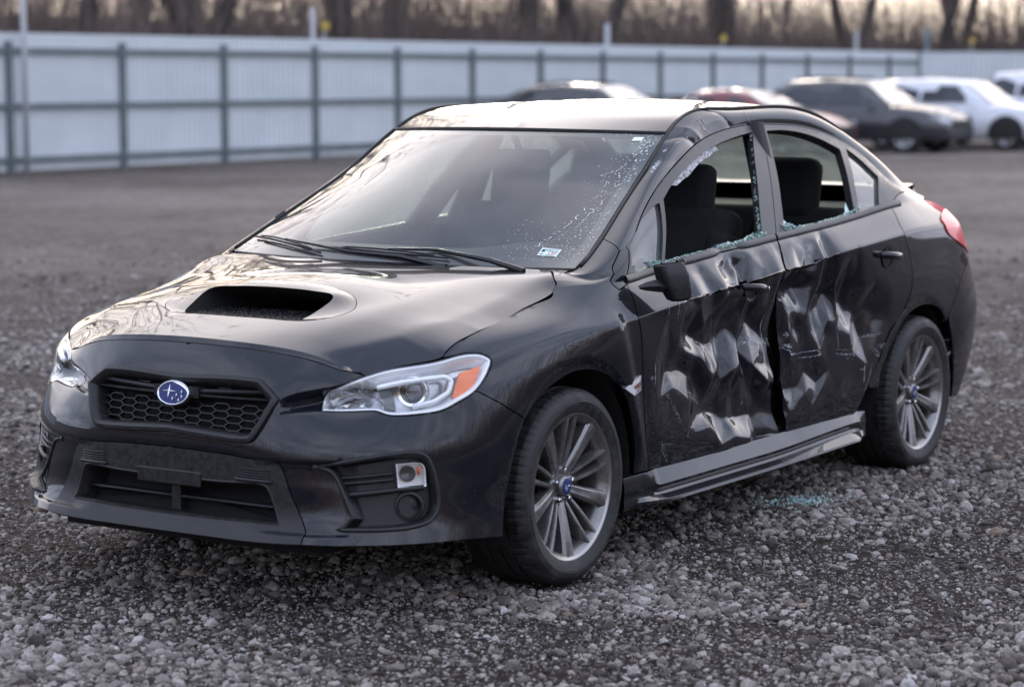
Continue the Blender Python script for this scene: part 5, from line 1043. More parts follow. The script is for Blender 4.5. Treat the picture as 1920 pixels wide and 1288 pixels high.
# ---------------------------------------------------------------- interior
FAB=speckle(M('seat_cloth',(.012,.012,.014),.95),220,(.008,.008,.009),(.018,.018,.02),.4,.6); TRIM=M('interior_trim',(.014,.014,.015),.7); HEADL=M('headliner',(.10,.10,.10),.95)
def rbox(name,c,d,mat,par,tilt=0,bev=.04,R=None):
    bm=bmesh.new(); bmesh.ops.create_cube(bm,size=1); bmesh.ops.scale(bm,vec=d,verts=bm.verts); bmesh.ops.bevel(bm,geom=list(bm.edges),offset=bev,segments=3,profile=.6,affect='EDGES')
    me=bpy.data.meshes.new(name); bm.to_mesh(me); bm.free(); me.materials.append(mat); me.shade_smooth(); o=bpy.data.objects.new(name,me); COL.objects.link(o); o.parent=par; o.location=c; o.rotation_euler=(0,tilt,0); return o
def seat(x,y):
    e=empty('front_seat'); e.parent=CAR; e.location=(x,y,0)
    rbox('seat_cushion',(.22,0,.50),(.52,.50,.18),FAB,e,-.12,.06); rbox('seat_back',(-.06,0,.80),(.15,.48,.60),FAB,e,-.28,.06)
    rbox('headrest',(-.155,0,1.155),(.105,.235,.205),FAB,e,-.16,.045)
    for s in (1,-1): MB().tube([(-.11,.06*s,1.00),(-.135,.06*s,1.10)],.006,6).out('headrest_post',CHROME,e)
    for s in (1,-1): rbox('seat_bolster',(-.035,.21*s,.78),(.17,.09,.46),FAB,e,-.28,.04)
seat(-1.44,.37); seat(-1.44,-.37)
rs=empty('rear_seat'); rs.parent=CAR
rbox('seat_cushion',(-2.10,0,.52),(.50,1.22,.18),FAB,rs,-.1,.06); rbox('seat_back',(-2.42,0,.80),(.16,1.24,.52),FAB,rs,-.35,.06)
for y in (.36,-.36): rbox('headrest',(-2.48,y,1.13),(.12,.27,.25),FAB,rs,-.2,.05)
rbox('parcel_shelf',(-2.80,0,1.035),(.45,1.2,.03),TRIM,CAR,0,.01)
rows=[]
for x,z in ((-.22,.955),(-.35,.985),(-.55,.99),(-.66,.955),(-.72,.85),(-.74,.62)):
    rows.append([(x+.03*(y/.7)**2*-1,y,z+(.035*math.exp(-((y-.37)/.17)**2)*sstep(-.3,-.5,x))) for y in np.linspace(-.72,.72,29)])
MB().grid(np.array(rows)[::-1]).out('dashboard',TRIM,CAR,smooth=True)
st=empty('steering_wheel'); st.parent=CAR; st.location=(-.84,.37,.885); st.rotation_euler=(0,-.42,0)
mb=MB(); n=40; rows=[]
for k in range(n+1):
    a=2*math.pi*k/n; rows.append([((.016*math.cos(b)*1.0),(.178+.016*math.sin(b))*math.cos(a),(.178+.016*math.sin(b))*math.sin(a)) for b in np.linspace(0,2*math.pi,9)])
mb.grid(np.array(rows)).out('steering_rim',M('leather',(.02,.02,.02),.45),st,smooth=True)
mb=MB(); mb.lathe([(.0001,.02),(.06,.016),(.075,-.01)],20,Matrix.Rotation(math.pi/2,4,'Z')).out('steering_hub',TRIM,st,smooth=True)
MB().box((0,0,0),(.02,.34,.035)).box((0,0,-.09),(.02,.03,.17)).out('steering_spoke',TRIM,st)
rm=empty('rear_view_mirror'); rm.parent=CAR; rm.location=(-.975,.03,1.285)
rbox('mirror_case',(0,0,0),(.035,.25,.075),TRIM,rm,0,.015); MB().tube([(.0,0,.03),(.035,0,.09),(.05,0,.11)],.012,8).out('mirror_stalk',TRIM,rm)
# headliner, inner pillars
S_,T_=np.meshgrid(np.linspace(-.97,.97,21),np.linspace(.03,.99,17),indexing='ij'); P=rf(S_.ravel(),T_.ravel())-[0,0,.035]; MB().grid(P.reshape(21,17,3)[::-1]).out('headliner',HEADL,CAR,smooth=True)
for s in (1,-1):
    MB().tube([(-1.60,.72*s,.55),(-1.64,.715*s,.95),(-1.70,.66*s,1.15),(-1.74,.575*s,1.40)],[.07,.06,.05,.045],10).out('centre_pillar',TRIM,CAR,smooth=True)
    u=np.linspace(UC(10.3),UC(17.8),40); a=fB(u,u*0+9.0); b=fB(u,u*0+11.0); q=np.array([a*[1,.97,1]+[0,0,-.008],a*[1,.90,1]+[0,0,-.035],b*[1,.95,1]+[0,0,-.03]])*[1,s,1]
    MB().grid(q if s>0 else q[::-1]).out('roof_trim',TRIM,CAR,smooth=True)
    # seat belt
    MB().strip([(-1.64,.665*s,1.12),(-1.58,.62*s,.95),(-1.50,.55*s,.70)],[(-1.66,.665*s,1.12),(-1.62,.62*s,.95),(-1.54,.55*s,.70)]).out('seat_belt',M('belt_webbing',(.05,.05,.052),.9),CAR)
for s in (1,-1):
    # door cards
    for nm,u0,u1 in (('front_door',1.93,2.93),('rear_door',3.0,4.05)):
        us=np.linspace(u0,u1,12); g=[]
        for v,o in ((7.0,-.02),(6.85,-.075),(6,-.10),(4,-.12),(1.2,-.12)): g.append((fB(us,us*0+v)+nB(us,us*0+5.)*o)*[1,s,1])
        MB().grid(np.array(g) if s<0 else np.array(g)[::-1]).out('door_card',TRIM,DOORS[nm][0 if s>0 else 1],smooth=True)
# ---------------------------------------------------------------- broken glass, curtain air bag, cracks, stickers
TEAL=M('shattered_glass',(.46,.68,.62),.12,trans=.45,coat=.5); WHITE=M('crack_white',(.80,.83,.84),.45)
def crumbs(name,pts,par,n,sz,h,seed):
    """small cubes of tempered glass heaped along a line"""
    r=random.Random(seed); mb=MB()
    cl=[(r.random(),r.uniform(.01,.07)) for _ in range(14)]
    for i in range(n):
        c=r.choice(cl); t=min(max(r.gauss(*c) if r.random()<.72 else r.random(),0),.9999)*(len(pts)-1); k=int(t); p=Vector(pts[k]).lerp(Vector(pts[k+1]),t-k); hh=h(t/(len(pts)-1)) if callable(h) else h
        s=sz*r.uniform(.5,1.25); q=p+Vector((r.gauss(0,.003),r.gauss(0,.003),r.random()**1.3*hh))
        R=Matrix.Rotation(r.random()*6,3,'X')@Matrix.Rotation(r.random()*6,3,'Z'); mb.box(q,(s,s*r.uniform(.5,1),s*r.uniform(.6,1.1)),R)
    o=mb.out(name,TEAL,par); o['kind']='stuff'; return o
def sill(u0,u1,n=12,dy=-.012,dz=.012):
    u=np.linspace(u0,u1,n); k=sagf(u)[:,None]; p=fB(u,u*0+7.0); return [tuple(a) for a in p+nB(u,u*0+7.2)*dy+np.array([0,0,dz])+np.array([0,0,.25])*k]
crumbs('glass_crumbs',sill(2.10,2.93),DOORS['front_door'][0],900,.0075,lambda t:.010+.016*math.exp(-(t/.10)**2)+.018*math.exp(-((t-.92)/.10)**2),3)
crumbs('glass_crumbs',sill(3.06,3.72),DOORS['rear_door'][0],900,.0075,lambda t:.010+.03*math.exp(-(t/.14)**2)+.02*math.exp(-((t-1)/.08)**2),4)
q=[fB([a],[b])[0]+nB([a],[b])[0]*-.008 for a,b in [tuple(p[:2]) for p in POLY['front_glass'][6:9]]+[tuple(POLY['front_glass'][9][:2])]]
crumbs('glass_crumbs',[tuple(p) for p in q],DOORS['front_door'][0],110,.005,.004,5)
def shard(poly,par,name='broken_pane'):
    o=panel(name,poly,fB,nB,CRAZED,par,off=-.008,inset=0,flange=0,du=.02,dv=.1,mirror=False,step=.006)[0]; return o
CRAZED=M('crazed_glass',(.36,.62,.55),.18,trans=.2,coat=.6)
def _cz():
    N,L,b=nodes(CRAZED); tc=N.new('ShaderNodeTexCoord'); v=N.new('ShaderNodeTexVoronoi'); v.feature='DISTANCE_TO_EDGE'; v.inputs['Scale'].default_value=110; L.new(tc.outputs['Object'],v.inputs['Vector'])
    r=N.new('ShaderNodeValToRGB'); r.color_ramp.elements[0].position=.02; r.color_ramp.elements[1].position=.22; r.color_ramp.elements[0].color=(.62,.85,.80,1); r.color_ramp.elements[1].color=(.17,.36,.31,1); L.new(v.outputs[0],r.inputs[0]); L.new(r.outputs[0],b.inputs['Base Color'])
    bp=N.new('ShaderNodeBump'); bp.inputs['Strength'].default_value=.6; L.new(v.outputs[0],bp.inputs['Height']); L.new(bp.outputs[0],b.inputs['Normal'])
_cz()
def jag(a,b,n,amp,seed):
    r=random.Random(seed); return [(a[0]+(b[0]-a[0])*i/n+r.uniform(-amp,amp)*.1,a[1]+(b[1]-a[1])*i/n+r.uniform(-amp,amp),1) for i in range(1,n)]
g=POLY['rear_glass']; A=g[6]; T0=g[0]
pA=(A[0]+.005,A[1]+.0,1); pB=(A[0]+(T0[0]-A[0])*.62,A[1]+(T0[1]-A[1])*.62,1); pC=(A[0]+.13,A[1]+.02,1); pm=(A[0]+.035,A[1]+.22,1)
shard([pA,pC]+jag(pC,pm,7,.03,1)+[pm]+jag(pm,pB,9,.025,2)+[pB],DOORS['rear_door'][0])
E5=g[5]; shard([(E5[0]-.005,E5[1]+.01,1),(E5[0]-.012,E5[1]+.36,1)]+jag((E5[0]-.012,E5[1]+.36),(E5[0]-.085,E5[1]+.02),6,.03,3)+[(E5[0]-.085,E5[1]+.02,1)],DOORS['rear_door'][0])
# torn film along the top of the front window
fg=POLY['front_glass']; P1=fg[1];tops=[fg[2],fg[3],fg[4]]
FILM=speckle(M('torn_laminate',(.30,.29,.30),.6),90,(.12,.12,.125),(.58,.57,.58),.38,.62)
e0=[(p[0]+.0,p[1]+.02) for p in fg[2:5]]; e1=[(e0[2][0]+.01,e0[2][1]-.10),(e0[1][0]+.065,e0[1][1]-.14),(e0[1][0]+.03,e0[1][1]-.16),(e0[0][0]+.045,e0[0][1]-.12)]
t=[(a,b,1) for a,b in e0]+[(e1[0][0],e1[0][1],1)]+jag(e1[0],e1[1],5,.03,6)+[(e1[1][0],e1[1][1],1),(e1[2][0],e1[2][1],1)]+jag(e1[2],e1[3],6,.03,7)+[(e1[3][0],e1[3][1],1)]
panel('torn_film',t,fB,nB,FILM,DOORS['front_door'][0],off=-.006,inset=0,flange=0,du=.02,dv=.08,mirror=False,step=.006)
# crazing low in the front vent pane
vg=POLY['front_vent_glass']; c0=np.array(vg[0][:2])
def blot(cu,cv,ru,rv,seed,n=26):
    r=random.Random(seed); return [(cu+ru*math.cos(a)*k,cv+rv*math.sin(a)*k,1) for a,k in [(2*math.pi*i/n,r.uniform(.7,1.15)) for i in range(n)]]
DARKGL=speckle(M('dark_crazed_glass',(.03,.06,.05),.3),120,(.004,.008,.007),(.12,.25,.21),.42,.62)
panel('crazed_patch',blot(c0[0]+.035,c0[1]+.20,.030,.19,9),fB,nB,DARKGL,DOORS['front_door'][0],off=-.0085,inset=0,flange=0,du=.02,dv=.1,mirror=False,step=.006)
# windshield cracks and chips by the driver's pillar
def wsn(s,t,o):
    s=np.atleast_1d(np.array(s,float));t=np.atleast_1d(np.array(t,float)); n=numnormal(ws,1e-3,1e-3)(s,t); n*=np.sign(n[:,2:3]); return ws(s,t)+n*o
def cracks():
    r=random.Random(11); mb=MB()
    def chip(s,t,sz):
        p=Vector(wsn(s,t,.0015)[0]); a=Vector(wsn(s+.01,t,.0015)[0])-p; b=Vector(wsn(s,t+.01,.0015)[0])-p; a.normalize(); b.normalize(); w=r.random()*6.3
        n=5; V=[p+(a*math.cos(w+6.28*i/n)+b*math.sin(w+6.28*i/n))*sz*r.uniform(.4,1.1) for i in range(n)]; mb.add(V,[tuple(range(n))])
    def line(pts,w):
        for (s0,t0),(s1,t1) in zip(pts[:-1],pts[1:]):
            n=max(2,int(math.hypot((s1-s0)*.65,(t1-t0)*.9)/.012)); L=[]
            for i in range(n+1):
                k=i/n; L.append((s0+(s1-s0)*k+r.gauss(0,.004),t0+(t1-t0)*k+r.gauss(0,.004)))
            for (a,b),(c,d) in zip(L[:-1],L[1:]):
                if r.random()<.42: continue
                p=Vector(wsn(a,b,.0015)[0]);q=Vector(wsn(c,d,.0015)[0]); e=(q-p).normalized().cross(Vector((.5,0,.85))).normalized()*w*r.uniform(.2,.95); mb.add([p-e,q-e*.7,q+e*.7,p+e],[(0,1,2,3)])
    line([(.80,.25),(.845,.40),(.88,.52),(.87,.62),(.90,.74)],.0016); line([(.86,.30),(.90,.44),(.94,.60)],.0013); line([(.74,.15),(.80,.27)],.0016); line([(.90,.74),(.955,.86)],.0018); line([(.83,.62),(.90,.70)],.0012)
    for i in range(330):
        t=r.random(); s=.97-abs(r.gauss(0,.085))*(1.2-.5*t); chip(s,.06+.9*t,r.uniform(.0008,.0028))
    for i in range(150): chip(.55+.33*r.random()**.7,.05+.28*r.random()**1.5,r.uniform(.0007,.0022))
    for i in range(70): chip(.90+.07*r.random(),.55+.38*r.random(),r.uniform(.0012,.004))
    for i in range(14): chip(.60+.4*r.random(),.955+.02*r.random(),r.uniform(.001,.003))
    o=mb.out('glass_chips',WHITE,WS); o['kind']='stuff'
cracks()
def ws_patch(name,s0,s1,t0,t1,mat,o,par=None,n=6):
    S_,T_=np.meshgrid(np.linspace(s0,s1,n),np.linspace(t0,t1,n),indexing='ij'); P=wsn(S_.ravel(),T_.ravel(),o).reshape(n,n,3); return MB().grid(P).out(name,mat,par or WS,smooth=True)
STK=M('sticker_paper',(.62,.74,.71),.5); INK=M('sticker_ink',(.03,.035,.04),.5); REDI=M('sticker_red',(.55,.06,.06),.5)
sk=ws_patch('inspection_sticker',.775,.865,.090,.150,STK,.002)
ws_patch('toll_tag',.858,.905,.895,.935,M('tag_white',(.72,.80,.78),.4),.002)
def ws_text(txt,s,t,size,mat,par):
    fc=bpy.data.curves.new('t','FONT'); fc.body=txt; fc.size=size; fc.align_x='CENTER'; fc.align_y='CENTER'; fc.extrude=.0002; to=bpy.data.objects.new('t',fc); me=bpy.data.meshes.new_from_object(to); bpy.data.objects.remove(to); me.materials.append(mat)
    o=bpy.data.objects.new('sticker_print',me); COL.objects.link(o); o.parent=par
    p=Vector(wsn(s,t,.0026)[0]); X=(Vector(wsn(s+.01,t,.0026)[0])-p).normalized(); Y=(Vector(wsn(s,t+.01,.0026)[0])-p).normalized(); Z=X.cross(Y).normalized(); Y=Z.cross(X)
    m=Matrix.Identity(4); m.col[0][:3]=X;m.col[1][:3]=Y;m.col[2][:3]=Z;m.translation=p; o.matrix_local=m
ws_text('VSCC',.828,.134,.018,INK,sk); ws_text('V30',.836,.113,.019,REDI,sk)
for a,b,c,d in ((.782,.797,.118,.140),(.782,.80,.098,.104),(.81,.85,.095,.099)): ws_patch('sticker_print',a,b,c,d,INK,.0026,sk,3)
# ---------------------------------------------------------------- scrapes and scratches
SCR=speckle(M('scraped_paint',(.45,.47,.52),.5),130,(.16,.17,.20),(.62,.64,.68),.40,.60)
MARKS=[["front_door", "rub", [[2.6857, 4.027], [2.7478, 4.074], [2.8217, 3.958], [2.905, 3.927]], 0.005], ["front_door", "rub", [[2.7033, 4.045], [2.84, 3.961]], 0.006], ["front_door", "line", [[2.8125, 3.965], [2.8329, 3.774], [2.8588, 3.929]], 0.003], ["front_door", "line", [[1.9726, 4.106], [1.9765, 3.769], [1.9739, 3.42]], 0.0022], ["front_door", "rub", [[1.9402, 3.643], [1.9767, 3.737]], 0.002], ["front_door", "rub", [[2.1062, 3.327], [2.1878, 3.12], [2.2705, 2.917], [2.3459, 2.665]], 0.0025], ["front_door", "rub", [[2.1229, 3.246], [2.2539, 2.962]], 0.002], ["front_door", "line", [[2.8661, 4.082], [2.8774, 3.914], [2.8968, 3.828]], 0.003], ["front_door", "line", [[2.9034, 4.057], [2.9117, 3.745]], 0.003], ["front_door", "line", [[2.1774, 6.301], [2.1268, 5.994], [2.133, 5.34]], 0.0018], ["front_door", "line", [[2.06, 6.041], [2.0604, 5.594]], 0.0022], ["front_door", "line", [[2.4964, 6.178], [2.5488, 6.169], [2.6057, 6.141]], 0.002], ["front_door", "line", [[2.6102, 6.978], [2.5777, 6.741], [2.5632, 6.495]], 0.003], ["front_door", "line", [[2.8673, 4.655], [2.856, 4.388], [2.8635, 4.083]], 0.0018], ["front_door", "line", [[2.7095, 2.34], [2.7091, 2.212]], 0.003], ["front_door", "rub", [[2.219, 2.058], [2.2159, 1.801]], 0.0015], ["front_door", "rub", [[2.0409, 3.324], [2.2302, 1.9]], 0.0012], ["front_door", "rub", [[2.006, 1.993], [2.0931, 1.219]], 0.0012], ["rear_door", "rub", [[2.9675, 3.737], [3.0579, 3.631]], 0.006], ["rear_door", "line", [[3.0261, 3.566], [3.0358, 3.436], [3.0936, 3.387]], 0.004], ["rear_door", "line", [[3.0932, 3.418], [3.2352, 3.409], [3.2628, 3.247], [3.1868, 3.233], [3.0951, 3.264]], 0.002], ["rear_door", "rub", [[3.3233, 3.228], [3.5125, 3.07], [3.6401, 3.045]], 0.002], ["rear_door", "rub", [[3.512, 3.119], [3.6402, 3.029]], 0.004], ["rear_door", "line", [[3.5256, 3.32], [3.5311, 2.96]], 0.003], ["rear_door", "rub", [[3.6739, 2.987], [3.7601, 2.897]], 0.003], ["rear_door", "line", [[3.6205, 2.743], [3.6166, 2.449], [3.612, 2.064]], 0.003], ["rear_door", "line", [[3.5748, 2.556], [3.6207, 2.52]], 0.002], ["rear_door", "line", [[3.6792, 2.669], [3.6593, 2.296], [3.6251, 1.835]], 0.002], ["rear_door", "line", [[3.3916, 4.04], [3.4018, 3.607], [3.4062, 3.287]], 0.0018], ["rear_door", "rub", [[3.5687, 3.517], [3.6778, 3.547], [3.8049, 3.512]], 0.002], ["rear_door", "line", [[2.8666, 4.175], [2.8775, 3.931]], 0.004], ["rear_door", "rub", [[3.7146, 3.152], [3.8649, 3.05]], 0.0025], ["rear_door", "rub", [[2.988, 4.044], [3.0214, 3.966]], 0.004], ["rear_door", "line", [[2.9685, 4.958], [2.9937, 4.864]], 0.005], ["rear_door", "line", [[3.0118, 4.704], [3.0394, 4.439]], 0.003], ["rear_door", "line", [[3.3997, 4.073], [3.4186, 4.008]], 0.004], ["side_body", "rub", [[2.1969, 10.303], [2.264, 10.486], [2.3205, 10.392]], 0.012], ["side_body", "rub", [[2.2303, 10.427], [2.2952, 10.319]], 0.008], ["side_body", "rub", [[2.3841, 10.543], [2.4106, 10.471]], 0.005], ["side_body", "line", [[2.6699, 10.36], [2.6584, 9.727], [2.6962, 9.116]], 0.006], ["side_body", "line", [[2.6965, 10.298], [2.6848, 9.685]], 0.004], ["side_body", "line", [[3.0843, 10.463], [3.074, 9.618], [3.0928, 9.083]], 0.003], ["side_body", "line", [[2.5222, 10.02], [2.5165, 9.725]], 0.004], ["side_body", "rub", [[2.4235, 10.33], [2.4612, 10.087]], 0.003]]
def scratches():
    for dn in ('front_door','rear_door','side_body'):
        r=random.Random(5); mb=MB()
        for (d,kind,pts,w) in MARKS:
            if d!=dn: continue
            f,nf=(DentB,nD) if dn!='side_body' else (fS,nS)
            q=np.array(pts); t=np.linspace(0,1,len(q)); n=max(6,int(len(q)*9)); 
            for c in range(1 if kind=='line' else 7):
                a=0 if kind=='line' else r.random()*.5; b=1 if kind=='line' else a+.2+r.random()*.5; T=np.linspace(a,min(b,1),n)
                u=np.interp(T,t,q[:,0])+r.gauss(0,.004 if kind!='line' else 0); v=np.interp(T,t,q[:,1])+r.gauss(0,.05 if kind!='line' else 0)
                jit=NR.normal(0,1,n)*(.0012 if kind=='line' else .003); v=v+jit*6
                P=f(u,v)+nf(u,v)*.0012; du=np.gradient(P,axis=0); du/=np.linalg.norm(du,axis=1)[:,None]+1e-9; e=np.cross(nf(u,v),du)*((w if kind=='line' else w*.42)*(.25+.75*NR.random(n))*np.sin(np.linspace(.15,3.0,n)))[:,None]
                pr=.12 if kind=='line' else .45
                for k in range(len(P)-1):
                    if r.random()<pr: continue
                    mb.add([tuple(P[k]+e[k]),tuple(P[k+1]+e[k+1]),tuple(P[k+1]-e[k+1]),tuple(P[k]-e[k])],[(0,1,2,3)])
        if mb.V:
            o=mb.out('scrape',SCR,DOORS[dn][0] if dn in DOORS else sL); o['kind']='stuff'
scratches()
# ---------------------------------------------------------------- ground
CX,CY=6.175,4.662
def vnoise(x,y,s,seed):
    r=np.random.default_rng(seed); G=r.random((256,256)); X=x/s;Y=y/s; i=np.floor(X).astype(int);j=np.floor(Y).astype(int);a=X-i;b=Y-j;a=a*a*(3-2*a);b=b*b*(3-2*b)
    g=lambda p,q:G[p%256,q%256]
    return (g(i,j)*(1-a)+g(i+1,j)*a)*(1-b)+(g(i,j+1)*(1-a)+g(i+1,j+1)*a)*b
def patch(x,y): return .55*vnoise(x,y,.9,1)+.3*vnoise(x,y,.35,2)+.15*vnoise(x,y,.14,3)
def gz(x,y):
    far=sstep(60,14,np.hypot(x-CX,y-CY)); return far*(.020*(vnoise(x,y,.8,4)-.5)+.014*(vnoise(x,y,.28,5)-.5))*sstep(-26,-20,y)-.004
def axis(lo,hi,a,b,fine):
    m=np.arange(a,b,fine); l=[a]; st=fine
    while l[-1]>lo: st*=1.25; l.append(l[-1]-st)
    r=[b]; st=fine
    while r[-1]<hi: st*=1.25; r.append(r[-1]+st)
    return np.concatenate([np.array(l[::-1])[:-1],m,np.array(r)])
gxs=axis(-900,500,-7,5.2,.07); gys=axis(-700,700,-4.5,4.6,.07); X,Y=np.meshgrid(gxs,gys,indexing='ij'); Z=gz(X,Y)
GM=M('gravel_soil',(.05,.045,.043),1.0,spec=.06)
def _ground():
    N,L,b=nodes(GM); tc=N.new('ShaderNodeTexCoord'); mp=tc.outputs['Object']
    def noise(s,d=6,r=.6):
        n=N.new('ShaderNodeTexNoise'); n.inputs['Scale'].default_value=s; n.inputs['Detail'].default_value=d; n.inputs['Roughness'].default_value=r; L.new(mp,n.inputs['Vector']); return n
    def ramp(src,*st):
        r=N.new('ShaderNodeValToRGB'); e=r.color_ramp.elements
        while len(e)<len(st): e.new(.5)
        for k,(p,c) in enumerate(st): e[k].position=p; e[k].color=(*c,1)
        L.new(src,r.inputs[0]); return r
    def mix(f,a,b_):
        m=N.new('ShaderNodeMix'); m.data_type='RGBA'; 
        if isinstance(f,float): m.inputs['Factor'].default_value=f
        else: L.new(f,m.inputs['Factor'])
        L.new(a,m.inputs['A']); L.new(b_,m.inputs['B']); return m.outputs['Result']
    soil=ramp(noise(26,10,.75).outputs[0],(.30,(.020,.0150,.0130)),(.55,(.046,.036,.031)),(.80,(.12,.102,.092)))
    v=N.new('ShaderNodeTexVoronoi'); v.inputs['Scale'].default_value=38; L.new(mp,v.inputs['Vector']); sc=N.new('ShaderNodeSeparateColor'); L.new(v.outputs['Color'],sc.inputs[0])
    peb=ramp(sc.outputs[0],(.0,(.055,.049,.047)),(.5,(.12,.11,.107)),(1.0,(.24,.225,.218)))
    d=ramp(v.outputs['Distance'],(.25,(1,1,1)),(.55,(0,0,0)))
    pm=ramp(noise(1.3,6,.65).outputs[0],(.35,(.25,.25,.25)),(.62,(1,1,1)))
    m1=N.new('ShaderNodeMath'); m1.operation='MULTIPLY'; L.new(d.outputs[0],m1.inputs[0]); L.new(pm.outputs[0],m1.inputs[1])
    near=mix(m1.outputs[0],soil.outputs[0],peb.outputs[0])
    # beyond the stones one can count: a coarser mottled grey-brown
    v2=N.new('ShaderNodeTexVoronoi'); v2.inputs['Scale'].default_value=9; L.new(mp,v2.inputs['Vector']); s2=N.new('ShaderNodeSeparateColor'); L.new(v2.outputs['Color'],s2.inputs[0])
    fr=ramp(s2.outputs[0],(0,(.070,.060,.053)),(.6,(.135,.119,.109)),(1,(.225,.203,.188)))
    fb=ramp(noise(.16,8,.7).outputs[0],(.38,(.080,.065,.056)),(.62,(.25,.218,.195)))
    far=mix(.55,fr.outputs[0],fb.outputs[0])
    dist=N.new('ShaderNodeVectorMath'); dist.operation='DISTANCE'; L.new(mp,dist.inputs[0]); dist.inputs[1].default_value=(CX,CY,0)
    q=N.new('ShaderNodeMapRange'); q.inputs[1].default_value=9; q.inputs[2].default_value=22; L.new(dist.outputs['Value'],q.inputs[0])
    L.new(mix(q.outputs[0],near,far),b.inputs['Base Color'])
    n3=noise(55,8,.8); bp=N.new('ShaderNodeBump'); bp.inputs['Strength'].default_value=.9; bp.inputs['Distance'].default_value=.012; L.new(n3.outputs[0],bp.inputs['Height'])
    n4=noise(9,6,.7); b2=N.new('ShaderNodeBump'); b2.inputs['Strength'].default_value=.7; b2.inputs['Distance'].default_value=.05; L.new(n4.outputs[0],b2.inputs['Height']); L.new(bp.outputs[0],b2.inputs['Normal']); L.new(b2.outputs[0],b.inputs['Normal'])
_ground()
go=MB().grid(np.stack([X,Y,Z],2)).out('ground',GM,smooth=True); go['kind']='structure'
# ---------------------------------------------------------------- loose gravel: points carrying stones
STONE=M('gravel_stone',(.15,.15,.15),.8,spec=.3)
def _stone():
    N,L,b=nodes(STONE); oi=N.new('ShaderNodeObjectInfo'); r=N.new('ShaderNodeValToRGB'); e=r.color_ramp.elements
    st=[(0,(.041,.034,.029)),(.22,(.098,.083,.073)),(.5,(.175,.151,.135)),(.75,(.255,.223,.198)),(.93,(.32,.292,.27)),(.975,(.40,.38,.36)),(.985,(.20,.145,.105)),(1,(.13,.10,.085))]
    while len(e)<len(st): e.new(.5)
    for k,(p,c) in enumerate(st): e[k].position=p; e[k].color=(*c,1)
    L.new(oi.outputs['Random'],r.inputs[0]); tc=N.new('ShaderNodeTexCoord'); nz=N.new('ShaderNodeTexNoise'); nz.inputs['Scale'].default_value=2.2; nz.inputs['Detail'].default_value=6; L.new(tc.outputs['Object'],nz.inputs['Vector'])
    m=N.new('ShaderNodeMix'); m.data_type='RGBA'; m.blend_type='MULTIPLY'; m.inputs['Factor'].default_value=1; q=N.new('ShaderNodeMapRange'); q.inputs[1].default_value=.3; q.inputs[2].default_value=.7; q.inputs[3].default_value=.65; q.inputs[4].default_value=1.3; L.new(nz.outputs[0],q.inputs[0])
    L.new(r.outputs[0],m.inputs['A']); cc=N.new('ShaderNodeCombineColor'); [L.new(q.outputs[0],cc.inputs[i]) for i in range(3)]; L.new(cc.outputs[0],m.inputs['B']); L.new(m.outputs['Result'],b.inputs['Base Color'])
_stone()
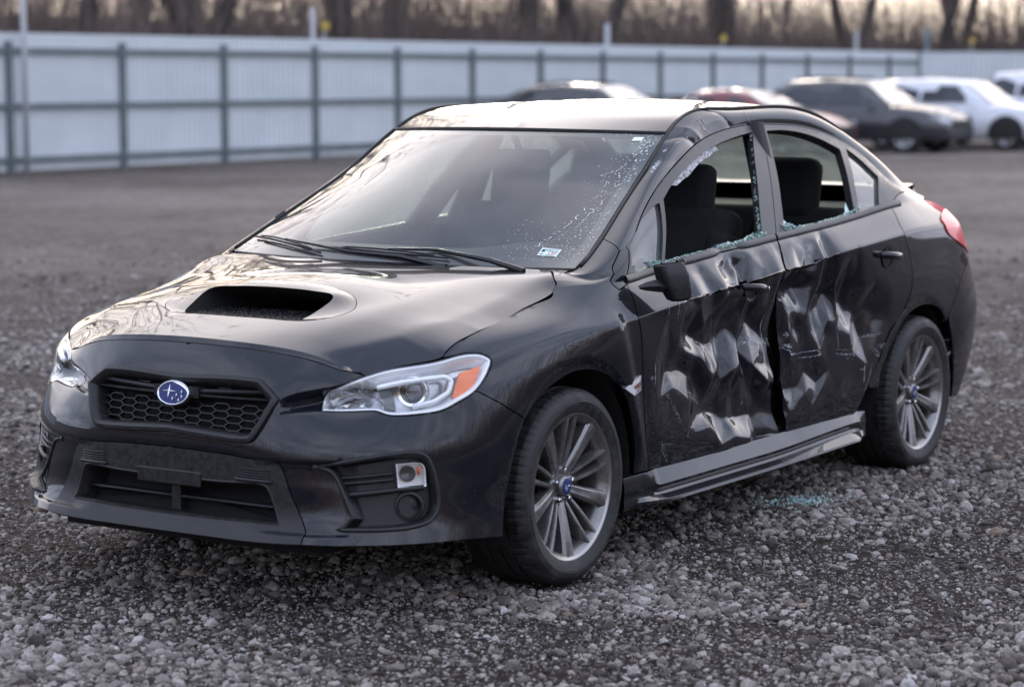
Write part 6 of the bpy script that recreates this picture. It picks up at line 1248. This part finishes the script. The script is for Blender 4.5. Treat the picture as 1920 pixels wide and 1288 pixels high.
def gravel():
    rg=np.random.default_rng(21); f=np.array([-.834,-.551]); az0=math.atan2(f[1],f[0])
    P=[]
    # uniform in angle, density falling with distance
    n=420000; az=az0+rg.uniform(-.42,.42,n); r=3.4*np.exp(rg.random(n)*math.log(26/3.4))   # density ~ 1/r^2
    x=CX+r*np.cos(az);y=CY+r*np.sin(az)
    pt=patch(x,y); keep=rg.random(n)<np.clip((pt-.26)*4.2,.24,1)*sstep(25,10,r)*sstep(.42,.33,np.abs(az-az0))
    # clear of the tyres
    x,y,r,pt=x[keep],y[keep],r[keep],pt[keep]
    for tx in (0,-2.65):
        for ty in (.75,-.75): 
            m=~((np.abs(x-tx)<.12)&(np.abs(y-ty)<.13)); x,y,r,pt=x[m],y[m],r[m],pt[m]
    n=len(x); s=np.exp(rg.normal(math.log(.0060),.50,n))*(1+.012*np.clip(r-7,0,30)); s=np.clip(s,.003,.026)*(.75+.6*pt)
    # fine grit between and over the soil
    n2=190000; az=az0+rg.uniform(-.36,.36,n2); r2=3.6*np.exp(rg.random(n2)*math.log(12/3.6)); x2=CX+r2*np.cos(az); y2=CY+r2*np.sin(az); k=rg.random(n2)<.35+.65*vnoise(x2,y2,.11,12); x2,y2,r2=x2[k],y2[k],r2[k]
    x=np.concatenate([x,x2]); y=np.concatenate([y,y2]); s=np.concatenate([s,np.clip(np.exp(rg.normal(math.log(.0024),.35,len(x2)))*(1+.06*np.clip(r2-5,0,9)),.0012,.006)]); n=len(x)
    z=gz(x,y)+s*.22
    me=bpy.data.meshes.new('gravel'); me.from_pydata(np.stack([x,y,z],1).tolist(),[],[])
    a=me.attributes.new('size','FLOAT_VECTOR','POINT'); a.data.foreach_set('vector',(s[:,None]*np.stack([rg.uniform(.75,1.45,n),rg.uniform(.75,1.2,n),rg.uniform(.5,.95,n)],1)).astype(np.float32).ravel())
    a=me.attributes.new('turn','FLOAT_VECTOR','POINT'); a.data.foreach_set('vector',np.stack([rg.normal(0,.35,n),rg.normal(0,.35,n),rg.uniform(0,6.28,n)],1).astype(np.float32).ravel())
    a=me.attributes.new('pick','INT','POINT'); a.data.foreach_set('value',rg.integers(0,8,n).astype(np.int32))
    o=bpy.data.objects.new('gravel',me); COL.objects.link(o); o['kind']='stuff'
    g=bpy.data.node_groups.new('gravel_scatter','GeometryNodeTree'); g.interface.new_socket('Geometry',in_out='INPUT',socket_type='NodeSocketGeometry'); g.interface.new_socket('Geometry',in_out='OUTPUT',socket_type='NodeSocketGeometry')
    N=g.nodes;L=g.links; gi=N.new('NodeGroupInput'); go_=N.new('NodeGroupOutput'); ip=N.new('GeometryNodeInstanceOnPoints'); g2=N.new('GeometryNodeGeometryToInstance')
    for k in range(8):
        ic=N.new('GeometryNodeMeshIcoSphere'); ic.inputs['Radius'].default_value=1; ic.inputs['Subdivisions'].default_value=2 if k<6 else 1
        sp=N.new('GeometryNodeSetPosition'); po=N.new('GeometryNodeInputPosition'); ad=N.new('ShaderNodeVectorMath'); ad.operation='ADD'; ad.inputs[1].default_value=(k*7.3,k*3.1,k*1.7); L.new(po.outputs[0],ad.inputs[0])
        nz=N.new('ShaderNodeTexNoise'); nz.inputs['Scale'].default_value=.85+.12*(k%4); nz.inputs['Detail'].default_value=1.5; L.new(ad.outputs[0],nz.inputs['Vector'])
        sb=N.new('ShaderNodeVectorMath'); sb.operation='SUBTRACT'; sb.inputs[1].default_value=(.5,.5,.5); L.new(nz.outputs['Color'],sb.inputs[0]); ml=N.new('ShaderNodeVectorMath'); ml.operation='SCALE'; ml.inputs['Scale'].default_value=1.5; L.new(sb.outputs[0],ml.inputs[0])
        L.new(ic.outputs['Mesh'],sp.inputs['Geometry']); L.new(ml.outputs[0],sp.inputs['Offset'])
        sm=N.new('GeometryNodeSetMaterial'); sm.inputs['Material'].default_value=STONE; L.new(sp.outputs[0],sm.inputs[0]); ss=N.new('GeometryNodeSetShadeSmooth'); ss.inputs['Shade Smooth'].default_value=k in (0,2,4); L.new(sm.outputs[0],ss.inputs[0]); L.new(ss.outputs[0],g2.inputs[0])
    def attr(nm,t):
        n=N.new('GeometryNodeInputNamedAttribute'); n.data_type=t; n.inputs['Name'].default_value=nm; return n.outputs[0]
    L.new(gi.outputs[0],ip.inputs['Points']); L.new(g2.outputs[0],ip.inputs['Instance']); ip.inputs['Pick Instance'].default_value=True
    L.new(attr('pick','INT'),ip.inputs['Instance Index']); er=N.new('FunctionNodeEulerToRotation'); L.new(attr('turn','FLOAT_VECTOR'),er.inputs[0]); L.new(er.outputs[0],ip.inputs['Rotation']); L.new(attr('size','FLOAT_VECTOR'),ip.inputs['Scale']); L.new(ip.outputs[0],go_.inputs[0])
    md=o.modifiers.new('scatter','NODES'); md.node_group=g
    return o
gravel()
# spilt window glass beside the front wheel
def spill():
    r=random.Random(8); mb=MB()
    for i in range(300):
        k=r.random(); a=r.gauss(0,.30); x=-1.575-.11*a*1.6+r.gauss(0,.06)-.10*k; y=.84+.125*a*1.3+r.gauss(0,.035); s=.0048*r.uniform(.5,1.4); z=float(gz(np.array([x]),np.array([y]))[0])+.012+r.random()*.012
        mb.box((x,y,z),(s,s*r.uniform(.6,1),s*.8),Matrix.Rotation(r.random()*6,3,'X')@Matrix.Rotation(r.random()*6,3,'Z'))
    o=mb.out('glass_spill',TEALG); o['kind']='stuff'
TEALG=M('spilt_glass',(.48,.72,.70),.15,trans=.25,coat=.5)
spill()
# ---------------------------------------------------------------- metal fence
SHEET=speckle(M('fence_sheet',(.45,.49,.54),.5,metal=.0),1.2,(.56,.60,.61),(.65,.685,.69),.35,.7,rough0=.4,rough1=.55)
STEEL=speckle(M('fence_steel',(.13,.155,.16),.5),3,(.10,.125,.13),(.16,.185,.19),.35,.7)
FENCE=empty('metal_fence',(-40,-22.9,0),0,'long pale corrugated metal fence with green grey posts and rails','fence')
def fbay(p,q,h,first):
    p=Vector((p[0],p[1],0))-FENCE.location; q=Vector((q[0],q[1],0))-FENCE.location; d=(q-p); Lb=d.length; d.normalize(); n=Vector((-d.y,d.x,0)); n=n if True else n
    a=math.atan2(d.y,d.x)
    if 'sheet' not in WF:
        mb=MB(); pr=[]; k=0; x=0; pitch=2.69/18
        for i in range(18): pr+=[(i*pitch,0),(i*pitch+.055,0),(i*pitch+.075,-.03),(i*pitch+.125,-.03)]
        pr.append((2.69,0)); mb.grid(np.array([[(x_,y_,z_) for x_,y_ in pr] for z_ in (.06,1.2,2.235)])); o=mb.out('fence_panel',SHEET,None); WF['sheet']=o.data; bpy.data.objects.remove(o)
        o=MB().box((0,0,1.06),(.09,.09,2.12)).box((0,0,2.125),(.10,.10,.012)).out('fence_post',STEEL,None); WF['post']=o.data; bpy.data.objects.remove(o)
        o=MB().box((1.345,0,0),(2.6,.05,.085)).out('fence_rail',STEEL,None); WF['rail']=o.data; bpy.data.objects.remove(o)
        o=MB().box((1.345,0,0),(2.69,.05,.05)).out('fence_cap',SHEET,None); WF['cap']=o.data; bpy.data.objects.remove(o)
    def put(nm,key,off,z,sx=1):
        o=bpy.data.objects.new(nm,WF[key]); COL.objects.link(o); o.parent=FENCE; o.location=p+n*off+Vector((0,0,z)); o.rotation_euler[2]=a; o.scale=(sx,1,1); return o
    sx=Lb/2.69
    put('fence_panel','sheet',-.07*SIDE,0,sx); put('fence_post','post',0,0)
    for z in (.24,1.10,1.99): put('fence_rail','rail',0.0,z,sx)
    put('fence_cap','cap',-.075*SIDE,2.245,sx)
WF={}; SIDE=1
posts=[(-21.03+2.69*8-.03-2.69*k,-22.713-.0113*(2.69*k-21.5)) for k in range(22)]; posts=[(x,y) for x,y in posts]+[(-58.26,-23.14)]
# direction of travel is -x, so the sheet side is +n
SIDE=-1
for a,b in zip(posts[:-1],posts[1:]): fbay(a,b,2.25,0)
c0=posts[-1]; run=[(c0[0]-.545*2.69*k,c0[1]+.838*2.69*k) for k in range(6)]
SIDE=1
for a,b in zip(run[:-1],run[1:]): fbay(a,b,2.25,0)
# poles with wire and yellow plates above the fence
POLE=M('pole_grey',(.42,.43,.45),.5); YEL=M('yellow_plate',(.50,.36,.06),.5)
def pole(x,y,h,r,lab,pl=None,group=None,dark=False):
    e=empty('fence_pole',(x,y,0),0,lab,'pole',group); MB().tube([(0,0,0),(0,0,h)],r,8).out('pole',POLE if not dark else STEEL,e,smooth=True)
    for z in (2.5,2.75): MB().tube([(0,.05,z),(0,-.05,z)],.02,6).out('insulator',YEL if z<2.6 else POLE,e)
    return e
pole(-21.25,-22.55,3.9,.045,'tall pale pole in front of the fence at the far left')
pole(-29.25,-22.95,2.85,.045,'pale pole behind the fence beside a round yellow plate')
pole(-40.35,-23.1,2.75,.06,'short pale pole behind the fence above the dark wagon')
pole(-54.1,-23.25,2.75,.05,'slim pale pole behind the fence above the white crossover')
pole(-58.4,-23.0,2.95,.09,'thick grey pole at the corner of the fence',dark=True)
def plate(x,z,y,lab):
    e=empty('warning_plate',(x,y,z),0,lab,'sign'); Rm=Matrix.Rotation(math.radians(-50),4,'Z')@Matrix.Rotation(0,4,'X')
    MB().lathe([(.0001,.012),(.075,.012),(.088,.0),(.0001,-.01)],20,Rm).out('plate',YEL,e,smooth=True,sharp=40); MB().box((0,-.03,-.25),(.03,.03,.6)).out('bracket',POLE,e)
plate(-29.6,2.52,-22.92,'round yellow plate above the fence beside the second pale pole'); plate(-45.9,2.50,-23.05,'round yellow plate above the middle of the fence without a pole'); plate(-59.9,2.60,-22.2,'round yellow plate above the fence just right of its corner')
# ---------------------------------------------------------------- bare wood beyond the fence
BARK=speckle(M('bark',(.06,.05,.045),.9),3,(.030,.025,.023),(.075,.062,.055),.35,.7); TWIG=speckle(M('twigs',(.09,.07,.06),.95),.6,(.085,.064,.055),(.19,.147,.125),.35,.7)
LITTER=speckle(M('leaf_litter',(.10,.08,.065),.95),.5,(.07,.055,.045),(.14,.11,.09),.3,.7)
def strips(n,fn,w,seed):
    r=np.random.default_rng(seed); B=fn(r,n); V=[];F=[]
    b,t,wd=B; m=(b+t)/2+r.normal(0,1,(n,3))*np.linalg.norm(t-b,axis=1)[:,None]*.07; a=r.uniform(0,6.28,n); s=np.stack([np.cos(a),np.sin(a),np.zeros(n)],1)*wd[:,None]
    V=np.stack([b-s,b+s,m+s*.7,m-s*.7,t],1).reshape(-1,3); k=np.arange(n)*5
    F=[x for i in k for x in ((i,i+1,i+2,i+3),(i+3,i+2,i+4))]; return V,F
def mass(name,n,fn,mat,seed):
    V,F=strips(n,fn,0,seed); me=bpy.data.meshes.new(name); me.from_pydata(V.tolist(),[],F); me.materials.append(mat); o=bpy.data.objects.new(name,me); COL.objects.link(o); o['kind']='stuff'; return o
def brush(r,n):
    x=r.uniform(-95,-8,n); d=2+26*r.random(n)**1.4; y=-23.5-d; h=r.gamma(4,.72,n)*(1+.04*d); b=np.stack([x,y,np.zeros(n)+.04*d],1); t=b+np.stack([r.normal(0,1.7,n),r.normal(0,1.0,n),h*.85],1); return b,t,r.uniform(.006,.022,n)
mass('undergrowth',42000,brush,TWIG,31)
def brush2(r,n):
    k=r.random(n); x=-62-.545*60*k-r.random(n)*25-3; y=-20+.838*60*k-r.random(n)*14+0; h=r.gamma(4,1.15,n); b=np.stack([x,y,np.zeros(n)],1); t=b+np.stack([r.normal(0,.5,n),r.normal(0,.5,n),h],1); return b,t,r.uniform(.008,.035,n)
mass('undergrowth',24000,brush2,TWIG,32)
# wooded bank rising behind
hx=np.linspace(-190,60,60); hy=np.array([-26,-32,-40,-55,-75,-110,-170]); XX,YY=np.meshgrid(hx,hy,indexing='ij'); ZZ=np.interp(-YY,[26,40,55,75,110,170],[-.05,1.2,2.9,4.3,5.4,6.5])+.5*(vnoise(XX,YY,9,8)-.5)
hb=MB().grid(np.stack([XX,YY,ZZ],2)).out('wooded_bank',LITTER,smooth=True); hb['kind']='structure'
def tree(x,y,h,r0,seed,lab,lean=0,fork=False):
    r=random.Random(seed); e=empty('bare_tree',(x,y,float(np.interp(-y,[26,40,55,75],[-.05,1.2,2.9,4.3]))-.1),0,lab,'tree','bare trees beyond the fence')
    mb=MB(); tips=[]
    def limb(p,d,L,rad,lv):
        n=4; pts=[p];rs=[rad]
        for i in range(n):
            d=(d+Vector((r.gauss(0,.10),r.gauss(0,.10),r.gauss(.03,.05)))).normalized(); p=p+d*(L/n); pts.append(p); rs.append(rad*(1-.62*(i+1)/n))
        mb.tube(pts,rs,6 if lv<2 else 4,cap=False)
        if lv<3:
            for i in range(5 if lv==0 else 4):
                k=r.uniform(.3,1) if lv else r.uniform(.35,1); j=min(int(k*n),n-1); q=pts[j].lerp(pts[j+1],k*n-j); a=r.random()*6.28; dd=(d+Vector((math.cos(a),math.sin(a),r.uniform(-.1,.7)))*.9).normalized(); limb(q,dd,L*r.uniform(.40,.62),rs[j]*.5,lv+1)
        else: tips.append((p,d))
    d0=Vector((lean,0,1)).normalized()
    if fork: 
        mb.tube([(0,0,0),(lean*1.5,0,1.6)],[r0,r0*.85],8,cap=False); limb(Vector((lean*1.5,0,1.55)),Vector((-.38,.1,1)).normalized(),h*.8,r0*.62,0); limb(Vector((lean*1.5,0,1.55)),Vector((.42,-.1,1)).normalized(),h*.8,r0*.6,0)
    else: limb(Vector((0,0,0)),d0,h,r0,0)
    mb.out('trunk',BARK,e,smooth=True)
    T=[]
    V=[];F=[]
    for p,d in tips:
        for k in range(9):
            a=Vector((r.gauss(0,1),r.gauss(0,1),r.gauss(.3,.8))); a=(d+a*.7).normalized(); L=r.uniform(.5,1.5); s=a.cross(Vector((r.random(),r.random(),r.random()))).normalized()*.010; i=len(V); V+=[p-s,p+s,p+a*L]; F.append((i,i+1,i+2))
    o=mesh_obj('crown',V,F,TWIG,e,smooth=False); o['kind']='stuff'
LB=['slim straight bare tree beyond the fence','thick dark bare trunk beyond the fence','leaning bare tree beyond the fence','forked bare tree beyond the fence']
TS=[(-24,-27.5,13,.30,1,.05,0),(-32,-28,14,.34,3,0,1),(-37.5,-28.5,13,.30,1,-.1,0),(-44.8,-28,14,.36,1,.1,0),(-55,-27.5,14,.36,1,.05,0),(-63,-27.5,14,.34,3,0,1),(-25.5,-31,12,.20,2,-.35,0),(-27.5,-36,14,.22,0,0,0),(-30.5,-30,11,.24,1,.05,0),(-33,-40,15,.28,2,.3,0),(-36,-33,13,.16,0,0,0),(-38.5,-43,15,.30,1,0,0),(-41,-31,12,.17,0,.04,0),(-43.5,-38,15,.26,1,-.06,0),
 (-46.5,-33,13,.15,0,0,0),(-49,-45,16,.34,3,0,1),(-50.5,-29.5,14,.40,3,.05,1),(-53,-38,14,.20,0,.05,0),(-56,-34,14,.32,1,0,0),(-59,-43,15,.22,0,0,0),(-61,-31,15,.34,1,.06,0),(-64,-25,13,.22,2,-.25,0),(-66,-34,15,.30,1,0,0),(-70,-20,13,.26,0,0,0),(-73,-28,16,.36,3,0,1),(-78,-16,14,.28,1,0,0),(-20,-34,13,.26,1,0,0),(-16,-30,12,.2,0,0,0),(-81,-26,15,.3,0,0,0),(-62,-55,16,.3,0,0,0),(-45,-56,16,.3,0,0,0),(-34,-54,15,.3,0,0,0)]
TSx=sorted(TS,key=lambda t:math.atan2(t[1]-CY,t[0]-CX)%6.283,reverse=True); cnt={}
ORD=['first','second','third','fourth','fifth','sixth','seventh','eighth','ninth','tenth','eleventh','twelfth','thirteenth','fourteenth','fifteenth','sixteenth']
for k,(x,y,h,r0,lb,ln,fk) in enumerate(TSx):
    cnt[lb]=cnt.get(lb,0)+1; tree(x,y,h,r0,100+k,LB[lb]+', '+ORD[cnt[lb]-1]+' of its kind from the left',ln,fk)
# scrubby wood round the rest of the yard, far off
def ringw(r,n):
    a=r.uniform(-.95,2.55,n)+r.normal(0,.02,n); R_=r.uniform(75,110,n); x=R_*np.cos(a);y=R_*np.sin(a); h=r.gamma(5,1.25,n)*(1+1.2*r.random(n)**3); b=np.stack([x,y,r.random(n)**1.6*h*.7],1); t=b+np.stack([r.normal(0,1.8,n),r.normal(0,1.8,n),h*.55],1); return b,t,r.uniform(.02,.10,n)
mass('distant_wood',60000,ringw,M('sunlit_twigs',(.36,.28,.21),.95),41)  # paler than the near twigs: low sunlight is put into the colour
# ---------------------------------------------------------------- parked cars along the fence (noses towards +y)
TYR2=M('dark_tyre',(.016,.016,.016),.7); RIM2=M('silver_rim',(.68,.68,.70),.35,metal=.4); CARGL=M('car_glass',(.012,.014,.016),.04,coat=1); LAMP2=M('lamp_clear',(.6,.62,.64),.12,coat=1); REDL=M('lamp_red',(.35,.02,.02),.2,coat=1); BLKP=M('trim_black',(.02,.02,.02),.5)
def bgcar(x,y,rz,lab,paint,L,Wd,H,hood,belt,wsb,wst,rft,rfb,deck,clad=False,wr=.34,pick=False):
    """profile along +Y: y=0 front axle"""
    e=empty('parked_car',(x,y,0),rz,lab,'car','cars parked along the fence'); f=.88; nose=f; tail=f-L; hw=Wd/2; zb=.24 if not clad else .28
    ys=[tail,tail+.05,tail+.22,rfb,rft,(rft+wst)/2,wst,wsb,(wsb+.45)/2,.45,nose-.18,nose-.05,nose]
    top=[deck-.30,deck-.10,deck,deck,belt+.02,belt,belt-.01,hood+.03,hood,hood-.05,hood-.16,hood-.26,hood-.36]
    wd=[.80,.90,.96,1,1,1,1,1,1,.985,.93,.86,.74]
    rows=[]
    for Y_,T_,k in zip(ys,top,wd):
        w=hw*k; rows.append([(-w*.88,Y_,zb),(-w*.985,Y_,zb+.10),(-w,Y_,.55),(-w*.985,Y_,T_-.12),(-w*.90,Y_,T_-.02),(-w*.5,Y_,T_+.03),(0,Y_,T_+.045),(w*.5,Y_,T_+.03),(w*.90,Y_,T_-.02),(w*.985,Y_,T_-.12),(w,Y_,.55),(w*.985,Y_,zb+.10),(w*.88,Y_,zb)])
    R=np.array(rows); mb=MB().grid(R); mb.add([tuple(p) for p in R[0]],[tuple(range(13))[::-1]]); mb.add([tuple(p) for p in R[-1]],[tuple(range(13))]); mb.out('body',paint,e,smooth=True,sharp=40)
    # greenhouse
    gs=[(rfb,deck,.86),(rft,H-.03,.66),((rft+wst)/2,H,.67),(wst,H-.05,.65),(wsb,hood+.04,.86)]
    bl=[deck,belt,belt,belt,hood+.03]; rows=[]
    for (Y_,T_,k),b_ in zip(gs,bl):
        w=hw*k; bw=hw*.90; rows.append([(-bw,Y_,b_-.05),(-(w+.02),Y_,T_-.06) if T_-b_>.2 else (-bw*.99,Y_,b_),(-w*.9,Y_,T_),(0,Y_,T_+.03),(w*.9,Y_,T_),((w+.02),Y_,T_-.06) if T_-b_>.2 else (bw*.99,Y_,b_),(bw,Y_,b_-.05)])
    R=np.array(rows); MB().grid(R).out('roof',paint,e,smooth=True,sharp=35)
    def side(Y_,z):  # half width of the greenhouse side at height z
        t=np.clip((z-belt)/(H-.09-belt),0,1); return hw*(.90*(1-t)+.675*t)+.010
    for s in (1,-1):
        zt=H-.13; zb_=belt+.02; y3=rft-.25; yf0=wsb-.42; yf1=wst-.12
        for nm,pg in (('side_window',[(yf0,zb_),(yf1,zt),((rft+wst)/2+.05,zt+.02),((rft+wst)/2+.02,zb_)]),('side_window',[((rft+wst)/2-.05,zb_),((rft+wst)/2-.03,zt+.02),(rft+.10,zt-.02),(y3-.12,zb_+.04)])):
            P=[(s*side(a,b),a,b) for a,b in pg]; MB().add(P,[tuple(range(len(P)))[::-s] if s<0 else tuple(range(len(P)))]).out(nm,CARGL,e)
        MB().box((s*(hw+.09),wsb-.38,belt+.06),(.20,.09,.14),taper=.8).out('door_mirror',paint,e)
        P=[(s*hw*.60,nose+.015,hood-.20),(s*hw*.93,nose-.15,hood-.16),(s*hw*.955,nose-.32,hood-.17),(s*hw*.90,nose-.09,hood-.31),(s*hw*.60,nose+.02,hood-.32)]; c=Vector((0,0,0)); MB().add(P,[tuple(range(5))]).add([Vector(p)-Vector((0,.06,0)) for p in P],[tuple(range(5))[::-1]]).out('headlight',LAMP2,e)
        MB().box((s*hw*.80,tail+.02,deck-.18),(.28,.08,.20)).out('tail_light',REDL,e)
        for yy in (0,-(L-f-.95)):
            w=empty('wheel'); w.parent=e; w.location=(s*(hw-.11),yy,wr); w.rotation_euler=(0,0,-math.pi/2 if s>0 else math.pi/2)
            for key,nm,mt in (('t','tyre',TYR2),('r','rim',RIM2)):
                if key+str(wr) not in WB:
                    if key=='t': o=MB().lathe([(wr*.66,.10),(wr*.70,.115),(wr*.9,.12),(wr*.985,.10),(wr,.06),(wr,-.10),(wr*.9,-.12)],36).out('tyre',TYR2,None,smooth=True,sharp=40)
                    else:
                        mb=MB().lathe([(.0001,.085),(.06,.085),(.07,.06)],20).lathe([(wr*.60,.08),(wr*.66,.105),(wr*.67,.10),(wr*.64,-.05),(wr*.1,-.05)],36)
                        for k in range(5):
                            a=k*1.2566; Rm=Matrix.Rotation(-a,3,'Y'); mb.box(Rm@Vector((wr*.36,.078,0)),(wr*.56,.03,.075),Rm)
                        o=mb.out('rim',RIM2,None)
                    WB[key+str(wr)]=o.data; bpy.data.objects.remove(o)
                o=bpy.data.objects.new(nm,WB[key+str(wr)]); COL.objects.link(o); o.parent=w
            # flat dark sheet standing in for the shaded arch opening
            a=np.linspace(0,math.pi,16); c=[(s*(hw+.004),yy+(wr+.07)*math.cos(q),wr+(wr+.06)*math.sin(q)) for q in a]; c+=[(s*(hw+.004),yy-(wr+.07),zb),(s*(hw+.004),yy+(wr+.07),zb)]
            MB().add(c,[tuple(range(len(c)))]).out('wheel_arch',BLKP,e)
    P=[(-hw*.80,wsb+.005,hood+.055),(-hw*.60,wst+.02,H-.06),(0,wst+.03,H-.03),(hw*.60,wst+.02,H-.06),(hw*.80,wsb+.005,hood+.055),(0,wsb+.03,hood+.075)]; P=[Vector(p)+Vector((0,.02,.02)) for p in P]; MB().add(P,[tuple(range(6))[::-1]]).out('windshield',WSGL2,e)
    P=[(-hw*.75,rfb-.01,deck+.03),(-hw*.58,rft-.03,H-.07),(hw*.58,rft-.03,H-.07),(hw*.75,rfb-.01,deck+.03)]; P=[Vector(p)+Vector((0,-.03,.02)) for p in P]; MB().add(P,[(0,1,2,3)]).out('rear_window',CARGL,e)
    MB().box((0,nose-.01,hood-.36),(hw*1.0,.06,.20)).out('grille',BLKP,e); MB().box((0,nose-.02,.36),(hw*1.3,.07,.14)).out('air_intake',BLKP,e)
    if clad: MB().box((0,-1.3,zb+.04),(Wd*.99,1.9,.16)).out('sill_cladding',BLKP,e)
    if clad:
        for s in (1,-1): MB().tube([(s*hw*.62,wst-.3,H+.035),(s*hw*.63,(wst+rft)/2,H+.06),(s*hw*.62,rft+.2,H+.02)],.022,6).out('roof_rail',BLKP,e)
    return e
WB={}; WSGL2=M('parked_windshield',(.34,.37,.37),.08,coat=1)  # sky reflection on the parked windshields is put into this pale colour
def pnt(n,c): return M(n,c,.35,coat=1,coat_r=.03)
y0=-15.0
bgcar(-39.55,-15.0,0,'dark grey crossover parked between the red sedan and the white crossover',pnt('grey_paint',(.035,.036,.042)),4.45,1.80,1.49,.94,.98,-.45,-1.05,-2.75,-3.35,1.04,True,.345)
bgcar(-42.35,-13.9,0,'white crossover with dark side windows, parked right of the dark grey one',pnt('white_paint',(.68,.69,.72)),4.65,1.82,1.50,.95,.99,-.42,-1.10,-2.95,-3.5,1.06,False,.345)
bgcar(-36.9,-16.4,0,'dark red sedan parked left of the dark grey crossover',pnt('red_paint',(.16,.018,.022)),4.5,1.78,1.29,.84,.88,-.35,-1.05,-2.15,-2.95,.93,False,.32)
bgcar(-34.3,-18.3,0,'dark car with bright windshield showing just above the roof of the damaged car',pnt('dark_paint',(.03,.030,.034)),4.6,1.80,1.40,.92,.96,-.40,-1.05,-2.7,-3.35,1.02,True,.34)
bgcar(-45.2,-13.2,0,'white pickup with tall cab at the right edge behind the white crossover',pnt('white_paint_two',(.66,.67,.70)),5.4,1.9,1.66,1.06,1.10,-.55,-1.0,-2.2,-2.35,1.12,False,.37)
